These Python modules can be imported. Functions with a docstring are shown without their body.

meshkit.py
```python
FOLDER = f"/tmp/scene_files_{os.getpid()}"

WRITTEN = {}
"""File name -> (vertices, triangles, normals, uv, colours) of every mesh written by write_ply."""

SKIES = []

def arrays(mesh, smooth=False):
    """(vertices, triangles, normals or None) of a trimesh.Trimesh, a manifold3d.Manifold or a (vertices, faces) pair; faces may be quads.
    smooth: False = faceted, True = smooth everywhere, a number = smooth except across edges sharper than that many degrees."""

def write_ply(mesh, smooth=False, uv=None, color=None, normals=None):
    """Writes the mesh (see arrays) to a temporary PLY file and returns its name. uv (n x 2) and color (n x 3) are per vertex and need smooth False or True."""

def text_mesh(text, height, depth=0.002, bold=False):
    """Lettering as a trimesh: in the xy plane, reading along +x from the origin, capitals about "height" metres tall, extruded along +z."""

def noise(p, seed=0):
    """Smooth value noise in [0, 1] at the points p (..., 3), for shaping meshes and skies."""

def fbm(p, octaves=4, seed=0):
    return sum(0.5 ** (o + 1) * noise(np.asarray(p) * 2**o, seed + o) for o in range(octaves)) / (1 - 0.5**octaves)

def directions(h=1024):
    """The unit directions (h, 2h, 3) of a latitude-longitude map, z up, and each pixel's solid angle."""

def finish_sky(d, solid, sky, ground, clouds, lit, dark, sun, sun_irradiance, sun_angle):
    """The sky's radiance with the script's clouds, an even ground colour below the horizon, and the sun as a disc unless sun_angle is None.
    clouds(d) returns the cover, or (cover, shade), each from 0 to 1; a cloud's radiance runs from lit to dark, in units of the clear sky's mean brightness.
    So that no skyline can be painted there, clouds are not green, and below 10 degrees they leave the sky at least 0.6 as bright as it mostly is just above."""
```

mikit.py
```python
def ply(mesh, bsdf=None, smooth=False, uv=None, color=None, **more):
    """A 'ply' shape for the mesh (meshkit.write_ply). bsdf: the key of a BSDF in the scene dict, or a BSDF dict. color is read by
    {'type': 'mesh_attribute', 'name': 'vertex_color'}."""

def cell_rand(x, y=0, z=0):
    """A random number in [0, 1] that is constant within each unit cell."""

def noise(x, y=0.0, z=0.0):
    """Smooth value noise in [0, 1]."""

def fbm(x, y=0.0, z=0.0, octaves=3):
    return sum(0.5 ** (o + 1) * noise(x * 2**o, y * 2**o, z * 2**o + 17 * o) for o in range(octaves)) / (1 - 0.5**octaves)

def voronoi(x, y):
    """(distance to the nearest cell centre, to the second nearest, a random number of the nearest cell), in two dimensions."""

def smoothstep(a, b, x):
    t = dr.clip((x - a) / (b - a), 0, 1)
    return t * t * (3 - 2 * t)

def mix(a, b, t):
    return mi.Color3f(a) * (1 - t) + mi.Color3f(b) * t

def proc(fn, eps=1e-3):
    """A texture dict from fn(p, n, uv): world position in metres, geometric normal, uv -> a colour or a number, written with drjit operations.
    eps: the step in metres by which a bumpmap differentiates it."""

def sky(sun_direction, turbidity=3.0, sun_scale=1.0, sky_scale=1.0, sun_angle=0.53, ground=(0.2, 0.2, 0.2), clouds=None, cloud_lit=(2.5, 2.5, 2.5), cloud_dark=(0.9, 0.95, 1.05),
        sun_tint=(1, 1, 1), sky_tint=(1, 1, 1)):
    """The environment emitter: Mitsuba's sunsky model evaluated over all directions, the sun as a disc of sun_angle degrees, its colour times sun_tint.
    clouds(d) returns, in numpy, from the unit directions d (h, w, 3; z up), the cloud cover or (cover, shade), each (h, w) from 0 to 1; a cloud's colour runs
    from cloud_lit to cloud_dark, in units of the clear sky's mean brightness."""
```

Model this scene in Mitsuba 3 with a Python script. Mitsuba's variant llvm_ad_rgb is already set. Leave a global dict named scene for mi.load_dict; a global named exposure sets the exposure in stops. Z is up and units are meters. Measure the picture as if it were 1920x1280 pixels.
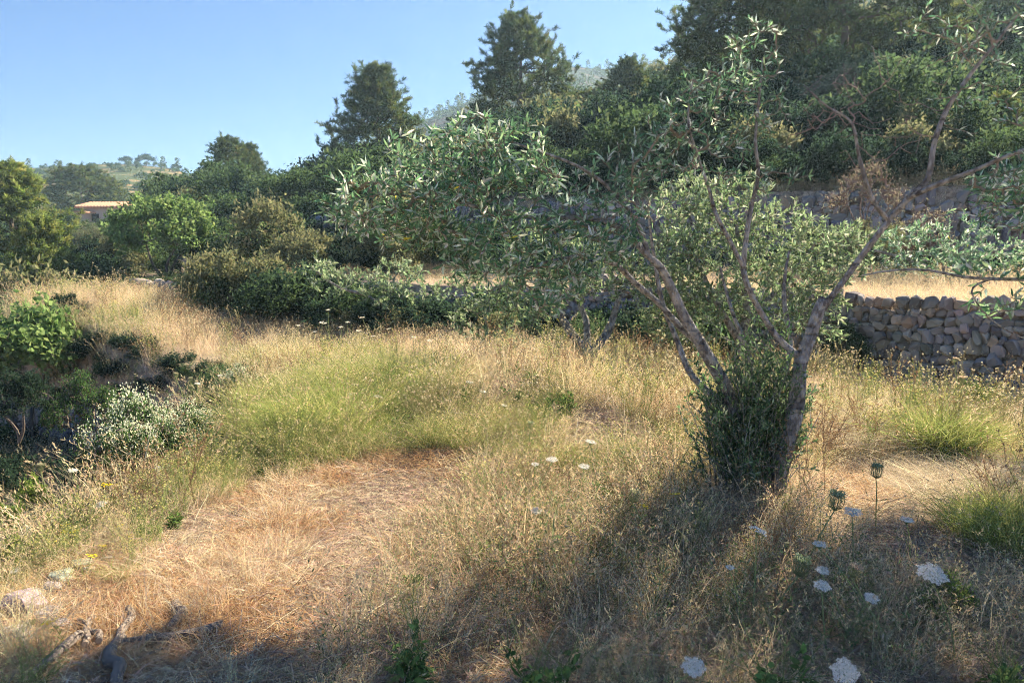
import math
import numpy as np
import trimesh
import drjit as dr
import mitsuba as mi
import shapely
from scipy.spatial import ConvexHull
import meshkit
import mikit
from mikit import noise, fbm, smoothstep, mix

T = mi.ScalarTransform4f
scene, labels = {}, {}

# ------------------------------------------------------------------ camera, sky, exposure
PW, PH, HFOV, HZ = 1920, 1280, 67.0, 478.0
F = PW / (2 * math.tan(math.radians(HFOV / 2)))
EYE = np.array([0.0, 0.0, 1.6])
PITCH = math.atan((PH / 2 - HZ) / F)
FWD = np.array([0, math.cos(PITCH), -math.sin(PITCH)])
UP = np.array([0, math.sin(PITCH), math.cos(PITCH)])
RIGHT = np.array([1.0, 0, 0])
SUN_AZ, SUN_EL = math.radians(44), math.radians(38)
SUN = [math.sin(SUN_AZ) * math.cos(SUN_EL), math.cos(SUN_AZ) * math.cos(SUN_EL), math.sin(SUN_EL)]
exposure = 3.7
HAZE = 0.0008
scene['camera'] = {'type': 'perspective', 'fov': HFOV, 'fov_axis': 'x', 'near_clip': 0.05, 'far_clip': 3000.0,
                   'to_world': T().look_at(origin=EYE.tolist(), target=(EYE + FWD).tolist(), up=[0, 0, 1]),
                   'medium': {'type': 'ref', 'id': 'haze_air'}}
scene['sky'] = mikit.sky(SUN, turbidity=2.6, sun_tint=(1.01, 1.03, 1.03), sky_tint=(0.10, 0.20, 0.345))
scene['haze_air'] = {'type': 'homogeneous', 'albedo': {'type': 'rgb', 'value': [0.52, 0.78, 1.0]}, 'sigma_t': HAZE,
                     'phase': {'type': 'hg', 'g': 0.35}}


def pt(px, py, Y):
    """World point seen at photo pixel (px, py) at forward distance Y: used to turn measurements of the photo into positions."""
    d = FWD * F + RIGHT * (px - PW / 2) + UP * (PH / 2 - py)
    return EYE + d * (Y / d[1])


def gp(px, py, z=0.0):
    d = FWD * F + RIGHT * (px - PW / 2) + UP * (PH / 2 - py)
    t = (z - EYE[2]) / d[2]
    return (EYE + d * t)[:2]


# ------------------------------------------------------------------ materials
def vc():
    return {'type': 'mesh_attribute', 'name': 'vertex_color'}


def thin(dt, rough=0.5, spec=1.5):
    return {'type': 'principledthin', 'base_color': vc(), 'roughness': rough, 'diff_trans': dt, 'eta': spec}


scene['leaf'] = thin(0.95, 0.36, 1.5)
scene['needle'] = thin(0.75, 0.6, 1.3)
scene['straw'] = thin(0.8, 0.55, 1.35)
scene['petal'] = thin(0.9, 0.7, 1.2)


def bark_fn(p, n, uv):
    a = fbm(p.x * 34, p.y * 34, p.z * 12, 4)
    crack = smoothstep(0.50, 0.62, fbm(p.x * 60 + 3, p.y * 60, p.z * 22, 3))
    ring = smoothstep(0.64, 0.74, fbm(p.x * 9, p.y * 9, p.z * 42 + 5, 3))
    c = mix((0.155, 0.148, 0.145), (0.395, 0.39, 0.385), smoothstep(0.25, 0.75, a))
    c = mix(c, (0.09, 0.075, 0.065), crack * 0.55 + ring * 0.3)
    lich = smoothstep(0.6, 0.68, noise(p.x * 38, p.y * 38, p.z * 30))
    return mix(c, (0.44, 0.44, 0.39), lich * 0.45)


def bark_h(p, n, uv):
    return fbm(p.x * 40, p.y * 40, p.z * 15, 3) + 0.6 * noise(p.x * 120, p.y * 120, p.z * 45) - smoothstep(0.62, 0.74, fbm(p.x * 9, p.y * 9, p.z * 42 + 5, 3))


scene['bark'] = {'type': 'twosided', 'b': {'type': 'bumpmap', 'arbitrary': mikit.proc(bark_h, 2e-3), 'scale': 0.03,
                 'b': {'type': 'principled', 'base_color': mikit.proc(bark_fn), 'roughness': 0.85, 'specular': 0.2}}}
scene['dead_bark'] = {'type': 'twosided', 'b': {'type': 'bumpmap', 'arbitrary': mikit.proc(bark_h, 2e-3), 'scale': 0.03,
                      'b': {'type': 'principled', 'base_color': vc(), 'roughness': 0.9, 'specular': 0.15}}}
scene['twig'] = {'type': 'twosided', 'b': {'type': 'principled', 'base_color': vc(), 'roughness': 0.8, 'specular': 0.2}}


def stone_h(p, n, uv):
    return fbm(p.x * 22, p.y * 22, p.z * 22, 4)


scene['stone'] = {'type': 'twosided', 'b': {'type': 'bumpmap', 'arbitrary': mikit.proc(stone_h, 3e-3), 'scale': 0.03,
                  'b': {'type': 'principled', 'base_color': vc(), 'roughness': 0.9, 'specular': 0.25}}}


def ground_fn(p, n, uv):
    big = fbm(p.x * 0.45, p.y * 0.45, 0, 3)
    fine = fbm(p.x * 9, p.y * 9, p.z * 9, 4)
    grit = noise(p.x * 70, p.y * 70, p.z * 70)
    c = mix((0.22, 0.18, 0.145), (0.46, 0.385, 0.31), smoothstep(0.3, 0.7, fine))
    c = mix(c, (0.33, 0.27, 0.21), smoothstep(0.5, 0.72, big) * 0.6)
    c = mix(c, (0.13, 0.10, 0.075), smoothstep(0.62, 0.8, grit) * 0.6)
    return c


def ground_h(p, n, uv):
    return fbm(p.x * 18, p.y * 18, p.z * 18, 4)


scene['soil'] = {'type': 'bumpmap', 'arbitrary': mikit.proc(ground_h, 3e-3), 'scale': 0.05,
                 'b': {'type': 'principled', 'base_color': mikit.proc(ground_fn), 'roughness': 0.95, 'specular': 0.1}}


def hill_fn(p, n, uv):
    a = fbm(p.x * 0.11, p.y * 0.11, p.z * 0.11, 5)
    b = fbm(p.x * 0.5, p.y * 0.5, p.z * 0.5, 4)
    c = mix((0.27, 0.20, 0.115), (0.19, 0.145, 0.09), b)
    return mix(c, (0.06, 0.08, 0.038), smoothstep(0.38, 0.50, a * 0.6 + b * 0.4))


scene['hillside'] = {'type': 'principled', 'base_color': mikit.proc(hill_fn), 'roughness': 0.95, 'specular': 0.05}




def mount_fn(p, n, uv):
    a = fbm(p.x * 0.05, p.y * 0.05, p.z * 0.05, 5)
    b = fbm(p.x * 0.3, p.y * 0.3, p.z * 0.3, 4)
    c = mix((0.17, 0.12, 0.10), (0.11, 0.09, 0.08), b)
    return mix(c, (0.028, 0.042, 0.034), smoothstep(0.36, 0.48, a * 0.6 + b * 0.4))


scene['mountainside'] = {'type': 'principled', 'base_color': mikit.proc(mount_fn), 'roughness': 0.95, 'specular': 0.05}


# ------------------------------------------------------------------ mesh building
class MB:
    def __init__(self):
        self.v, self.f, self.c, self.n = [], [], [], 0

    def add(self, v, f, c):
        v = np.asarray(v, float).reshape(-1, 3)
        f = np.asarray(f, int)
        if f.shape[1] == 4:
            f = np.vstack([f[:, [0, 1, 2]], f[:, [0, 2, 3]]])
        self.v.append(v)
        self.f.append(f + self.n)
        self.c.append(np.broadcast_to(np.asarray(c, float), (len(v), 3)))
        self.n += len(v)

    def ply(self, bsdf, smooth=False, **k):
        return mikit.ply((np.vstack(self.v), np.vstack(self.f)), bsdf, smooth=smooth, color=np.clip(np.vstack(self.c), 0.004, 0.95), **k)


def unit(a):
    return a / (np.linalg.norm(a, axis=-1, keepdims=True) + 1e-12)


def rand_dirs(rng, n):
    return unit(rng.normal(size=(n, 3)))


def jitter_col(rng, base, n, var=0.18, hue=0.06):
    base = np.asarray(base, float)
    k = np.exp(rng.normal(0, var, (n, 1)))
    return np.clip(base * k * (1 + rng.normal(0, hue, (n, 3))), 0.005, 0.92)


def pick_cols(rng, cols, wts, n, var=0.15, hue=0.05):
    cols = np.asarray(cols, float)
    i = rng.choice(len(cols), n, p=np.asarray(wts, float) / np.sum(wts))
    return jitter_col(rng, cols[i], n, var, hue)


def frames(d):
    a = np.where(np.abs(d[:, 2:3]) < 0.9, [[0, 0, 1.0]], [[1.0, 0, 0]])
    u = unit(np.cross(d, a))
    return u, np.cross(d, u)


def leaves(mb, p, axis, nrm, L, W, col, fine=False, curl=0.15):
    """Lance-shaped leaves folded along the midrib: 2 triangles, or 4 when fine."""
    n = len(p)
    axis = unit(axis)
    side = unit(np.cross(axis, nrm))
    nr = np.cross(side, axis)
    L, W = np.broadcast_to(L, n)[:, None], np.broadcast_to(W, n)[:, None]
    if fine:
        q = [p, p + axis * L * .33 + side * W * .5 + nr * L * (curl * .3), p + axis * L * .33 - side * W * .5 + nr * L * (curl * .3),
             p + axis * L * .7 + side * W * .38 + nr * L * (curl * .2), p + axis * L * .7 - side * W * .38 + nr * L * (curl * .2), p + axis * L - nr * L * curl]
        tri = np.array([[0, 1, 2], [1, 3, 2], [2, 3, 4], [3, 5, 4]])
    else:
        q = [p, p + axis * L * .45 + side * W * .5, p + axis * L - nr * L * curl, p + axis * L * .45 - side * W * .5]
        tri = np.array([[0, 1, 2], [0, 2, 3]])
    k = len(q)
    v = np.stack(q, 1).reshape(-1, 3)
    f = (tri[None] + (np.arange(n) * k)[:, None, None]).reshape(-1, 3)
    mb.add(v, f, np.repeat(col, k, 0))


def ribbons(mb, root, up, lean, h, w, droop, col0, col1, segs=3, face=None):
    """Blades: root (n,3), lean direction (n,3 horizontal * amount), height, width; bends over by droop."""
    n = len(root)
    t = np.linspace(0, 1, segs + 1)
    h, w, droop = (np.broadcast_to(x, n)[:, None, None] for x in (h, w, droop))
    tt = t[None, :, None]
    p = root[:, None] + up[:, None] * (h * tt * (1 - 0.45 * droop * tt)) + lean[:, None] * (h * (0.5 * tt + tt * tt * (0.5 + droop)))
    if face is None:
        face = unit(np.cross(unit(lean + up * .3), np.roll(rand_dirs(np.random.default_rng(n), n), 1, 0)))
    wid = w * (1 - tt ** 1.5 * 0.85)
    a, b = p[:, :-1] + face[:, None] * wid[:, :-1] * .5, p[:, :-1] - face[:, None] * wid[:, :-1] * .5
    k = 2 * segs + 1
    v = np.concatenate([np.stack([a, b], 2).reshape(n, 2 * segs, 3), p[:, -1:]], 1)
    tri = []
    for s in range(segs - 1):
        tri += [[2 * s, 2 * s + 2, 2 * s + 1], [2 * s + 1, 2 * s + 2, 2 * s + 3]]
    tri.append([2 * segs - 2, 2 * segs, 2 * segs - 1])
    f = (np.array(tri)[None] + (np.arange(n) * k)[:, None, None]).reshape(-1, 3)
    tc = np.concatenate([np.repeat(t[:-1], 2), [1.0]])[None, :, None]
    c = col0[:, None] * (1 - tc) + col1[:, None] * tc
    mb.add(v.reshape(-1, 3), f, c.reshape(-1, 3))
    return p[:, -1], unit(p[:, -1] - p[:, -2])


def tube(mb, pts, rad, col, sides=8, lump=0.0, rng=None, caps=True):
    p = np.asarray(pts, float)
    rad = np.broadcast_to(rad, len(p)).astype(float)
    t = unit(np.gradient(p, axis=0))
    a = np.array([0, 0, 1.0]) if abs(t[0, 2]) < .9 else np.array([1.0, 0, 0])
    u = [unit(np.cross(t[0], a))]
    for i in range(1, len(p)):
        u.append(unit(u[-1] - t[i] * np.dot(u[-1], t[i])))
    u = np.array(u)
    b = np.cross(t, u)
    ang = np.arange(sides) * 2 * np.pi / sides
    r = rad[:, None]
    if lump:
        q0 = p[:, None] + np.cos(ang)[None, :, None] * u[:, None] * r[..., None] + np.sin(ang)[None, :, None] * b[:, None] * r[..., None]
        r = r * (1 + lump * (meshkit.fbm(q0 * 14, 3) - .5) * 2 + lump * .8 * (meshkit.noise(q0 * 5, 3) - .5) * 2)
    v = p[:, None] + np.cos(ang)[None, :, None] * u[:, None] * np.broadcast_to(r, (len(p), sides))[..., None] + np.sin(ang)[None, :, None] * b[:, None] * np.broadcast_to(r, (len(p), sides))[..., None]
    i, j = np.meshgrid(np.arange(len(p) - 1), np.arange(sides), indexing='ij')
    f = np.stack([i * sides + j, i * sides + (j + 1) % sides, (i + 1) * sides + (j + 1) % sides, (i + 1) * sides + j], -1).reshape(-1, 4)
    f = np.vstack([f[:, [0, 1, 2]], f[:, [0, 2, 3]]])
    v = v.reshape(-1, 3)
    if caps:
        m = len(v)
        v = np.vstack([v, p[0], p[-1]])
        k = np.arange(sides)
        o = (len(p) - 1) * sides
        f = np.vstack([f, np.stack([(k + 1) % sides, k, np.full(sides, m)], 1), np.stack([o + k, o + (k + 1) % sides, np.full(sides, m + 1)], 1)])
    mb.add(v, f, col)


def spline(pts, n):
    from scipy.interpolate import PchipInterpolator
    pts = np.asarray(pts, float)
    s = np.concatenate([[0], np.cumsum(np.linalg.norm(np.diff(pts[:, :3], axis=0), axis=1))])
    return PchipInterpolator(s, pts)(np.linspace(0, s[-1], n))


def edges(mb, a, b, ra, rb, col, sides=4):
    """Many thin frusta at once."""
    d = unit(b - a)
    u, w = frames(d)
    ang = np.arange(sides) * 2 * np.pi / sides
    ring = np.cos(ang)[None, :, None] * u[:, None] + np.sin(ang)[None, :, None] * w[:, None]
    v = np.concatenate([a[:, None] + ring * ra[:, None, None], b[:, None] + ring * rb[:, None, None]], 1)
    k = np.arange(sides)
    q = np.stack([k, (k + 1) % sides, (k + 1) % sides + sides, k + sides], 1)
    q = np.vstack([q[:, [0, 1, 2]], q[:, [0, 2, 3]]])
    f = (q[None] + (np.arange(len(a)) * 2 * sides)[:, None, None]).reshape(-1, 3)
    mb.add(v.reshape(-1, 3), f, np.repeat(np.broadcast_to(col, (len(a), 3)), 2 * sides, 0))


def grow(base, targets, rng, step=3, wob=0.12, back=0.0):
    """Branches that run from the nearest wood to every target. Returns nodes, parents and, per tip, the path of node indices."""
    base = np.asarray(base, float)
    P = np.zeros((len(base) + len(targets) * step, 3))
    P[:len(base)] = base
    par = np.full(len(P), -1)
    n = len(base)
    d0 = np.min(np.linalg.norm(targets[:, None] - base[None], axis=2), axis=1)
    paths = []
    for k in np.argsort(d0):
        t = targets[k]
        d = np.linalg.norm(P[:n] - t, axis=1) + back * np.maximum(0, P[:n, 2] - t[2])
        j = int(np.argmin(d))
        a, L = P[j], np.linalg.norm(P[j] - t)
        path = [j]
        for s in range(1, step + 1):
            q = a + (t - a) * s / step
            if s < step:
                q = q + rng.normal(0, wob, 3) * L * .5 + np.array([0, 0, -0.06 * L])
            P[n] = q
            par[n] = path[-1]
            path.append(n)
            n += 1
        paths.append(path)
    return P, par, paths


def wood(mb, P, par, nbase, rtip, pw, col, rmax=0.2, sides=4):
    cnt = np.zeros(len(P))
    child = np.bincount(par[par >= 0], minlength=len(P))
    cnt[child == 0] = 1
    for i in range(len(P) - 1, nbase - 1, -1):
        if par[i] >= 0:
            cnt[par[i]] += cnt[i]
    r = np.minimum(rtip * np.maximum(cnt, 1) ** pw, rmax)
    i = np.arange(nbase, len(P))
    ra = np.where(par[i] < nbase, r[i], r[par[i]])
    edges(mb, P[par[i]], P[i], ra, r[i], col, sides)


def put(key, shape):
    assert key not in scene, key
    scene[key] = shape


def tag(key, label=None, cat=None, group=None, kind=None):
    labels[key] = {k: v for k, v in (('label', label), ('category', cat), ('group', group), ('kind', kind)) if v}


_used = {'olive_tree': 1}


def numbered(name):
    k = _used.get(name, 0)
    _used[name] = k + 1
    return name if k == 0 else f'{name}_{k:03d}'


def group(gid, shape):
    scene[gid] = {'type': 'shapegroup', 'mesh': shape}


def inst(key, gid, m):
    scene[key] = {'type': 'instance', 'to_world': m, 'g': {'type': 'ref', 'id': gid}}


def place(x, y, z, rz=0.0, sx=1.0, sy=None, sz=None, tilt=0.0, ta=0.0):
    t = T().translate([float(x), float(y), float(z)])
    if tilt:
        t = t @ T().rotate([math.cos(ta), math.sin(ta), 0], float(tilt))
    return t @ T().rotate([0, 0, 1], float(rz)) @ T().scale([float(sx), float(sx if sy is None else sy), float(sx if sz is None else sz)])


# ------------------------------------------------------------------ terrain
WALL1 = np.array([(30, -6), (14, 2.5), (9, 6.7), (7.2, 8.2), (5.9, 9.4), (4.7, 10.8), (3.2, 12.6), (0.5, 14.4), (-4, 16.5), (-6.8, 17.8), (-9.6, 20.8), (-13, 25.5), (-30, 38)], float)
WALL2 = np.array([(44, 2), (22, 10), (14, 14.2), (11, 16.0), (8.0, 17.4), (4.2, 19.0), (1.5, 21), (-3, 25), (-9, 30), (-14, 35), (-30, 48)], float)
EDGE = np.array([(-1.9, -12), (-2.1, -3), (-2.35, 2), (-2.45, 3.6), (-2.3, 4.4), (-2.35, 6), (-2.9, 8.2), (-3.7, 10.3), (-5.4, 12.4), (-7.6, 13.8), (-9.8, 15.2), (-11, 17.5),
                 (-11.3, 20.5), (-11.8, 23), (-14, 28), (-19, 40), (-26, 62), (-40, 110)], float)


def seg_dist(x, y, line):
    best = np.full(x.shape, 1e9)
    for (x0, y0), (x1, y1) in zip(line[:-1], line[1:]):
        dx, dy = x1 - x0, y1 - y0
        t = np.clip(((x - x0) * dx + (y - y0) * dy) / (dx * dx + dy * dy), 0, 1)
        best = np.minimum(best, np.hypot(x - x0 - t * dx, y - y0 - t * dy))
    return best


def signed(x, y, line, far):
    poly = shapely.Polygon(np.vstack([line, far]))
    s = np.where(shapely.contains_xy(poly, x, y), 1.0, -1.0)
    return s * seg_dist(x, y, line)


def ss(a, b, t):
    t = np.clip((t - a) / (b - a), 0, 1)
    return t * t * (3 - 2 * t)


MOUNDS = [(gp(960, 800), 1.1, .26), (gp(700, 760), .9, .16), (gp(560, 800), .6, .12), (gp(1200, 780), 1.0, .2), (gp(1600, 815), .45, .16), (gp(1180, 900), .5, .10), (gp(1880, 1000), .4, .08),
          (gp(1350, 960), .5, .06), (gp(1800, 860), .7, .05), ((-8.2, 15.9), 1.6, .62), (gp(1480, 1000), .45, .10)]


def height(x, y, raw=False):
    x, y = np.asarray(x, float), np.asarray(y, float)
    P3 = np.stack([x, y, x * 0], -1)
    w1 = np.interp(x, [-13, -6], [4.0, 0.22])
    s1 = signed(x, y, WALL1, [(-60, 300), (900, 900), (900, -6)])
    s2 = signed(x, y, WALL2, [(-60, 300), (900, 900), (900, 2)])
    sl = signed(x, y, EDGE, [(-600, 400), (-900, 0), (-600, -12)])
    z = 0.30 * (meshkit.fbm(P3 * 0.8, 3) - .5) * ss(4.6, 6.5, y) * np.interp(x, [2, 3.2], [1, .35]) + 0.08 * (meshkit.fbm(P3 * 0.55, 3) - .5) + 0.04 * (meshkit.fbm(P3 * 3.1, 3, 5) - .5)
    for (mx, my), r, h in MOUNDS:
        z = z + h * np.exp(-((x - mx) ** 2 + (y - my) ** 2) / (2 * r * r))
    z = z * np.where(s1 > 0, .6, 1)
    z = z + 0.98 * ss(0.0, 1, s1 / w1) + 0.02 * np.maximum(s1, 0).clip(0, 10)
    w2 = np.interp(x, [-12, -2], [5.0, 0.3])
    z = z + 1.95 * ss(0.0, 1, s2 / w2) * np.interp(x, [-6, 4], [0.75, 1.0])
    up = np.maximum(s2 - 1.5, 0)
    slope = np.interp(x, [-20, 0, 20], [0.10, 0.20, 0.30])
    z = z + slope * np.minimum(up, 45) + 0.35 * (meshkit.fbm(P3 * 0.22, 3, 9) - .5) * np.minimum(up, 4)
    wl = np.interp(y, [0, 6, 9, 11, 22, 40], [1.9, 1.9, 1.4, 0.6, 0.6, 14.0])
    k = ss(-0.12, 1, sl / wl)
    zl = np.interp(y, [0, 12, 25, 40, 60, 90, 130, 400], [-1.6, -2.0, -1.7, -0.9, 1.2, 4.6, 8, 8]) - 0.05 * np.clip(sl - 1, 0, 14) + 0.5 * (meshkit.fbm(P3 * 0.35, 3, 4) - .5)
    z = z * (1 - k) + zl * k
    d = np.hypot(x, y)
    z = np.where(d > 110, z * np.interp(d, [110, 200], [1, 0]) - np.interp(d, [110, 240, 900], [0, 12, 12]), z)
    return z


def H1(x, y):
    return float(height(np.array([x]), np.array([y]))[0])


def axis_grid(lo, hi, step, outer_lo, outer_hi, growth=1.16):
    g = list(np.arange(lo, hi, step))
    s, v = step, g[-1]
    while v < outer_hi:
        s *= growth
        v += s
        g.append(v)
    s, v, left = step, g[0], []
    while v > outer_lo:
        s *= growth
        v -= s
        left.append(v)
    return np.array(left[::-1] + g)


gx = axis_grid(-12, 10, 0.11, -640, 640)
gy = axis_grid(0.5, 24, 0.11, -300, 640)
X, Y = np.meshgrid(gx, gy, indexing='xy')
Z = height(X, Y)
nx, ny = len(gx), len(gy)
i, j = np.meshgrid(np.arange(nx - 1), np.arange(ny - 1), indexing='xy')
q = np.stack([j * nx + i, j * nx + i + 1, (j + 1) * nx + i + 1, (j + 1) * nx + i], -1).reshape(-1, 4)
put('ground', mikit.ply((np.stack([X, Y, Z], -1).reshape(-1, 3), q), 'soil', smooth=True))
tag('ground', 'dry terraced earth of the olive grove stepping up the hillside', 'ground', kind='structure')


def ridge(name, profile, r0, r1, zb0, label, cat, seed, rough):
    """A hill as a sheet between the distances r0 and r1, its crest following measured skyline heights."""
    px = np.linspace(profile[0][0], profile[-1][0], 170)
    ph = np.interp(px, *np.array(profile, float).T)
    rs = np.concatenate([np.linspace(0, 1, 70), np.linspace(1.03, 1.6, 12)])
    az = np.arctan((px - PW / 2) / F)
    A, R = np.meshgrid(az, rs)
    D = r0 + (r1 - r0) * R
    crest = EYE[2] + (HZ - ph)[None] / F * r1 * np.cos(az)[None] ** 0
    x, y = np.tan(A) * D, D
    shape = np.where(R <= 1, R ** 1.15, 1 - 1.2 * (R - 1) ** 2 - .2 * (R - 1))
    z = zb0 + (crest - zb0) * shape
    P3 = np.stack([x, y, x * 0], -1)
    amp = rough * np.sin(np.clip(R, 0, 1) * np.pi) + rough * .06
    z = z + amp * (meshkit.fbm(P3 * (6.0 / (r1 - r0)), 5, seed) - .5) * 2
    h, w = x.shape
    i, j = np.meshgrid(np.arange(w - 1), np.arange(h - 1), indexing='xy')
    f = np.stack([j * w + i, j * w + i + 1, (j + 1) * w + i + 1, (j + 1) * w + i], -1).reshape(-1, 4)
    put(name, mikit.ply((np.stack([x, y, z], -1).reshape(-1, 3), f), 'hillside' if name == 'hill' else 'mountainside', smooth=True))
    tag(name, label, cat, kind='structure')
    from scipy.interpolate import RegularGridInterpolator
    return RegularGridInterpolator((rs * (r1 - r0) + r0, np.tan(az)), z, bounds_error=False, fill_value=None), az, r0, r1


hill = ridge('hill', [(-1400, 295), (-300, 322), (0, 326), (60, 320), (130, 316), (200, 312), (260, 312), (330, 319), (400, 340), (480, 372), (640, 420), (760, 470)], 75, 240, 2.0,
             'low brown hill with scattered scrub behind the left trees', 'hill', 3, 3.0)
mount = ridge('mountain', [(420, 440), (560, 350), (640, 318), (700, 275), (790, 238), (880, 200), (960, 165), (1035, 142), (1075, 138), (1120, 143), (1170, 139), (1230, 131), (1270, 150), (1330, 172), (1420, 200), (1600, 260), (1900, 330)], 95, 300, 7.0,
              'hazy mountain slope behind the pines', 'mountain', 8, 6.0)
slope = ridge('hill_slope', [(1290, 330), (1360, 230), (1430, 140), (1500, 60), (1580, -20), (1700, -70), (1850, -95), (2100, -100), (2600, -95), (3600, -80), (5000, -60)], 58, 210, 9.0,
              'steep shaded hillside rising behind the trees at right', 'hillside', 12, 5.0)


# ------------------------------------------------------------------ tree builders (local units: metres, base at origin)
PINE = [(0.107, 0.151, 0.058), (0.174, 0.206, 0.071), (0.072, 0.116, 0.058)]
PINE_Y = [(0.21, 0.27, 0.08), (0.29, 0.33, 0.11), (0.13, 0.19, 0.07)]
BARK_FAR = (0.17, 0.14, 0.12)


def pine(gid, seed, h, w, profile, cols, clumps=62, tips=15, needles=34, lean=0.0, bare=0.0, nl=.24, nw=.05):
    rng = np.random.default_rng(seed)
    trunk = np.array([(lean * (t ** 2) * w + .12 * math.sin(5 * t + seed), .1 * math.cos(4 * t), t * h * .96) for t in np.linspace(0, 1, 14)])
    tg = []
    for c in range(clumps):
        t = bare + (1 - bare) * ((c + .5) / clumps) ** 0.9
        R = np.interp(t, *np.array(profile).T) * w * .5
        a = c * 2.4 + rng.normal(0, .5)
        rr = R * rng.uniform(.5, 1.0)
        cen = np.array([math.cos(a) * rr + lean * t * t * w, math.sin(a) * rr, t * h + rng.normal(0, .02 * h)])
        siz = np.array([1, 1, .62]) * w * rng.uniform(.075, .15)
        tg.append(cen + rng.normal(0, .55, (tips, 3)) * siz)
    tg = np.vstack(tg)
    tg[:, 2] = np.clip(tg[:, 2], .04 * h, None) * (h / tg[:, 2].max())
    P, par, paths = grow(trunk, tg, rng, 3, .10, back=.8)
    m = MB()
    tube(m, trunk, np.linspace(.028 * h * .8, .02, 14), BARK_FAR, 7)
    wood(m, P, par, 14, .012, .42, BARK_FAR, .09)
    group(gid + '_wood', m.ply('twig'))
    c = MB()
    tip = np.array([p[-1] for p in paths])
    a, b = P[tip], P[par[tip]]
    d = unit(a - b)
    pos = np.repeat(a, needles, 0) - np.repeat(d, needles, 0) * rng.uniform(-.05, .42, (len(a) * needles, 1)) + rng.normal(0, .03, (len(a) * needles, 3))
    ax = np.repeat(d, needles, 0) * .75 + rand_dirs(rng, len(pos)) * .8 + np.array([0, 0, .28])
    col = np.repeat(pick_cols(rng, cols, [5, 3, 3], len(a), .22), needles, 0) * np.exp(rng.normal(0, .12, (len(pos), 1)))
    n = len(pos)
    L = nl * rng.uniform(.7, 1.2, n)
    leaves(c, pos, ax, rand_dirs(rng, n), L, nw, col)
    group(gid + '_crown', c.ply('needle'))


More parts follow.
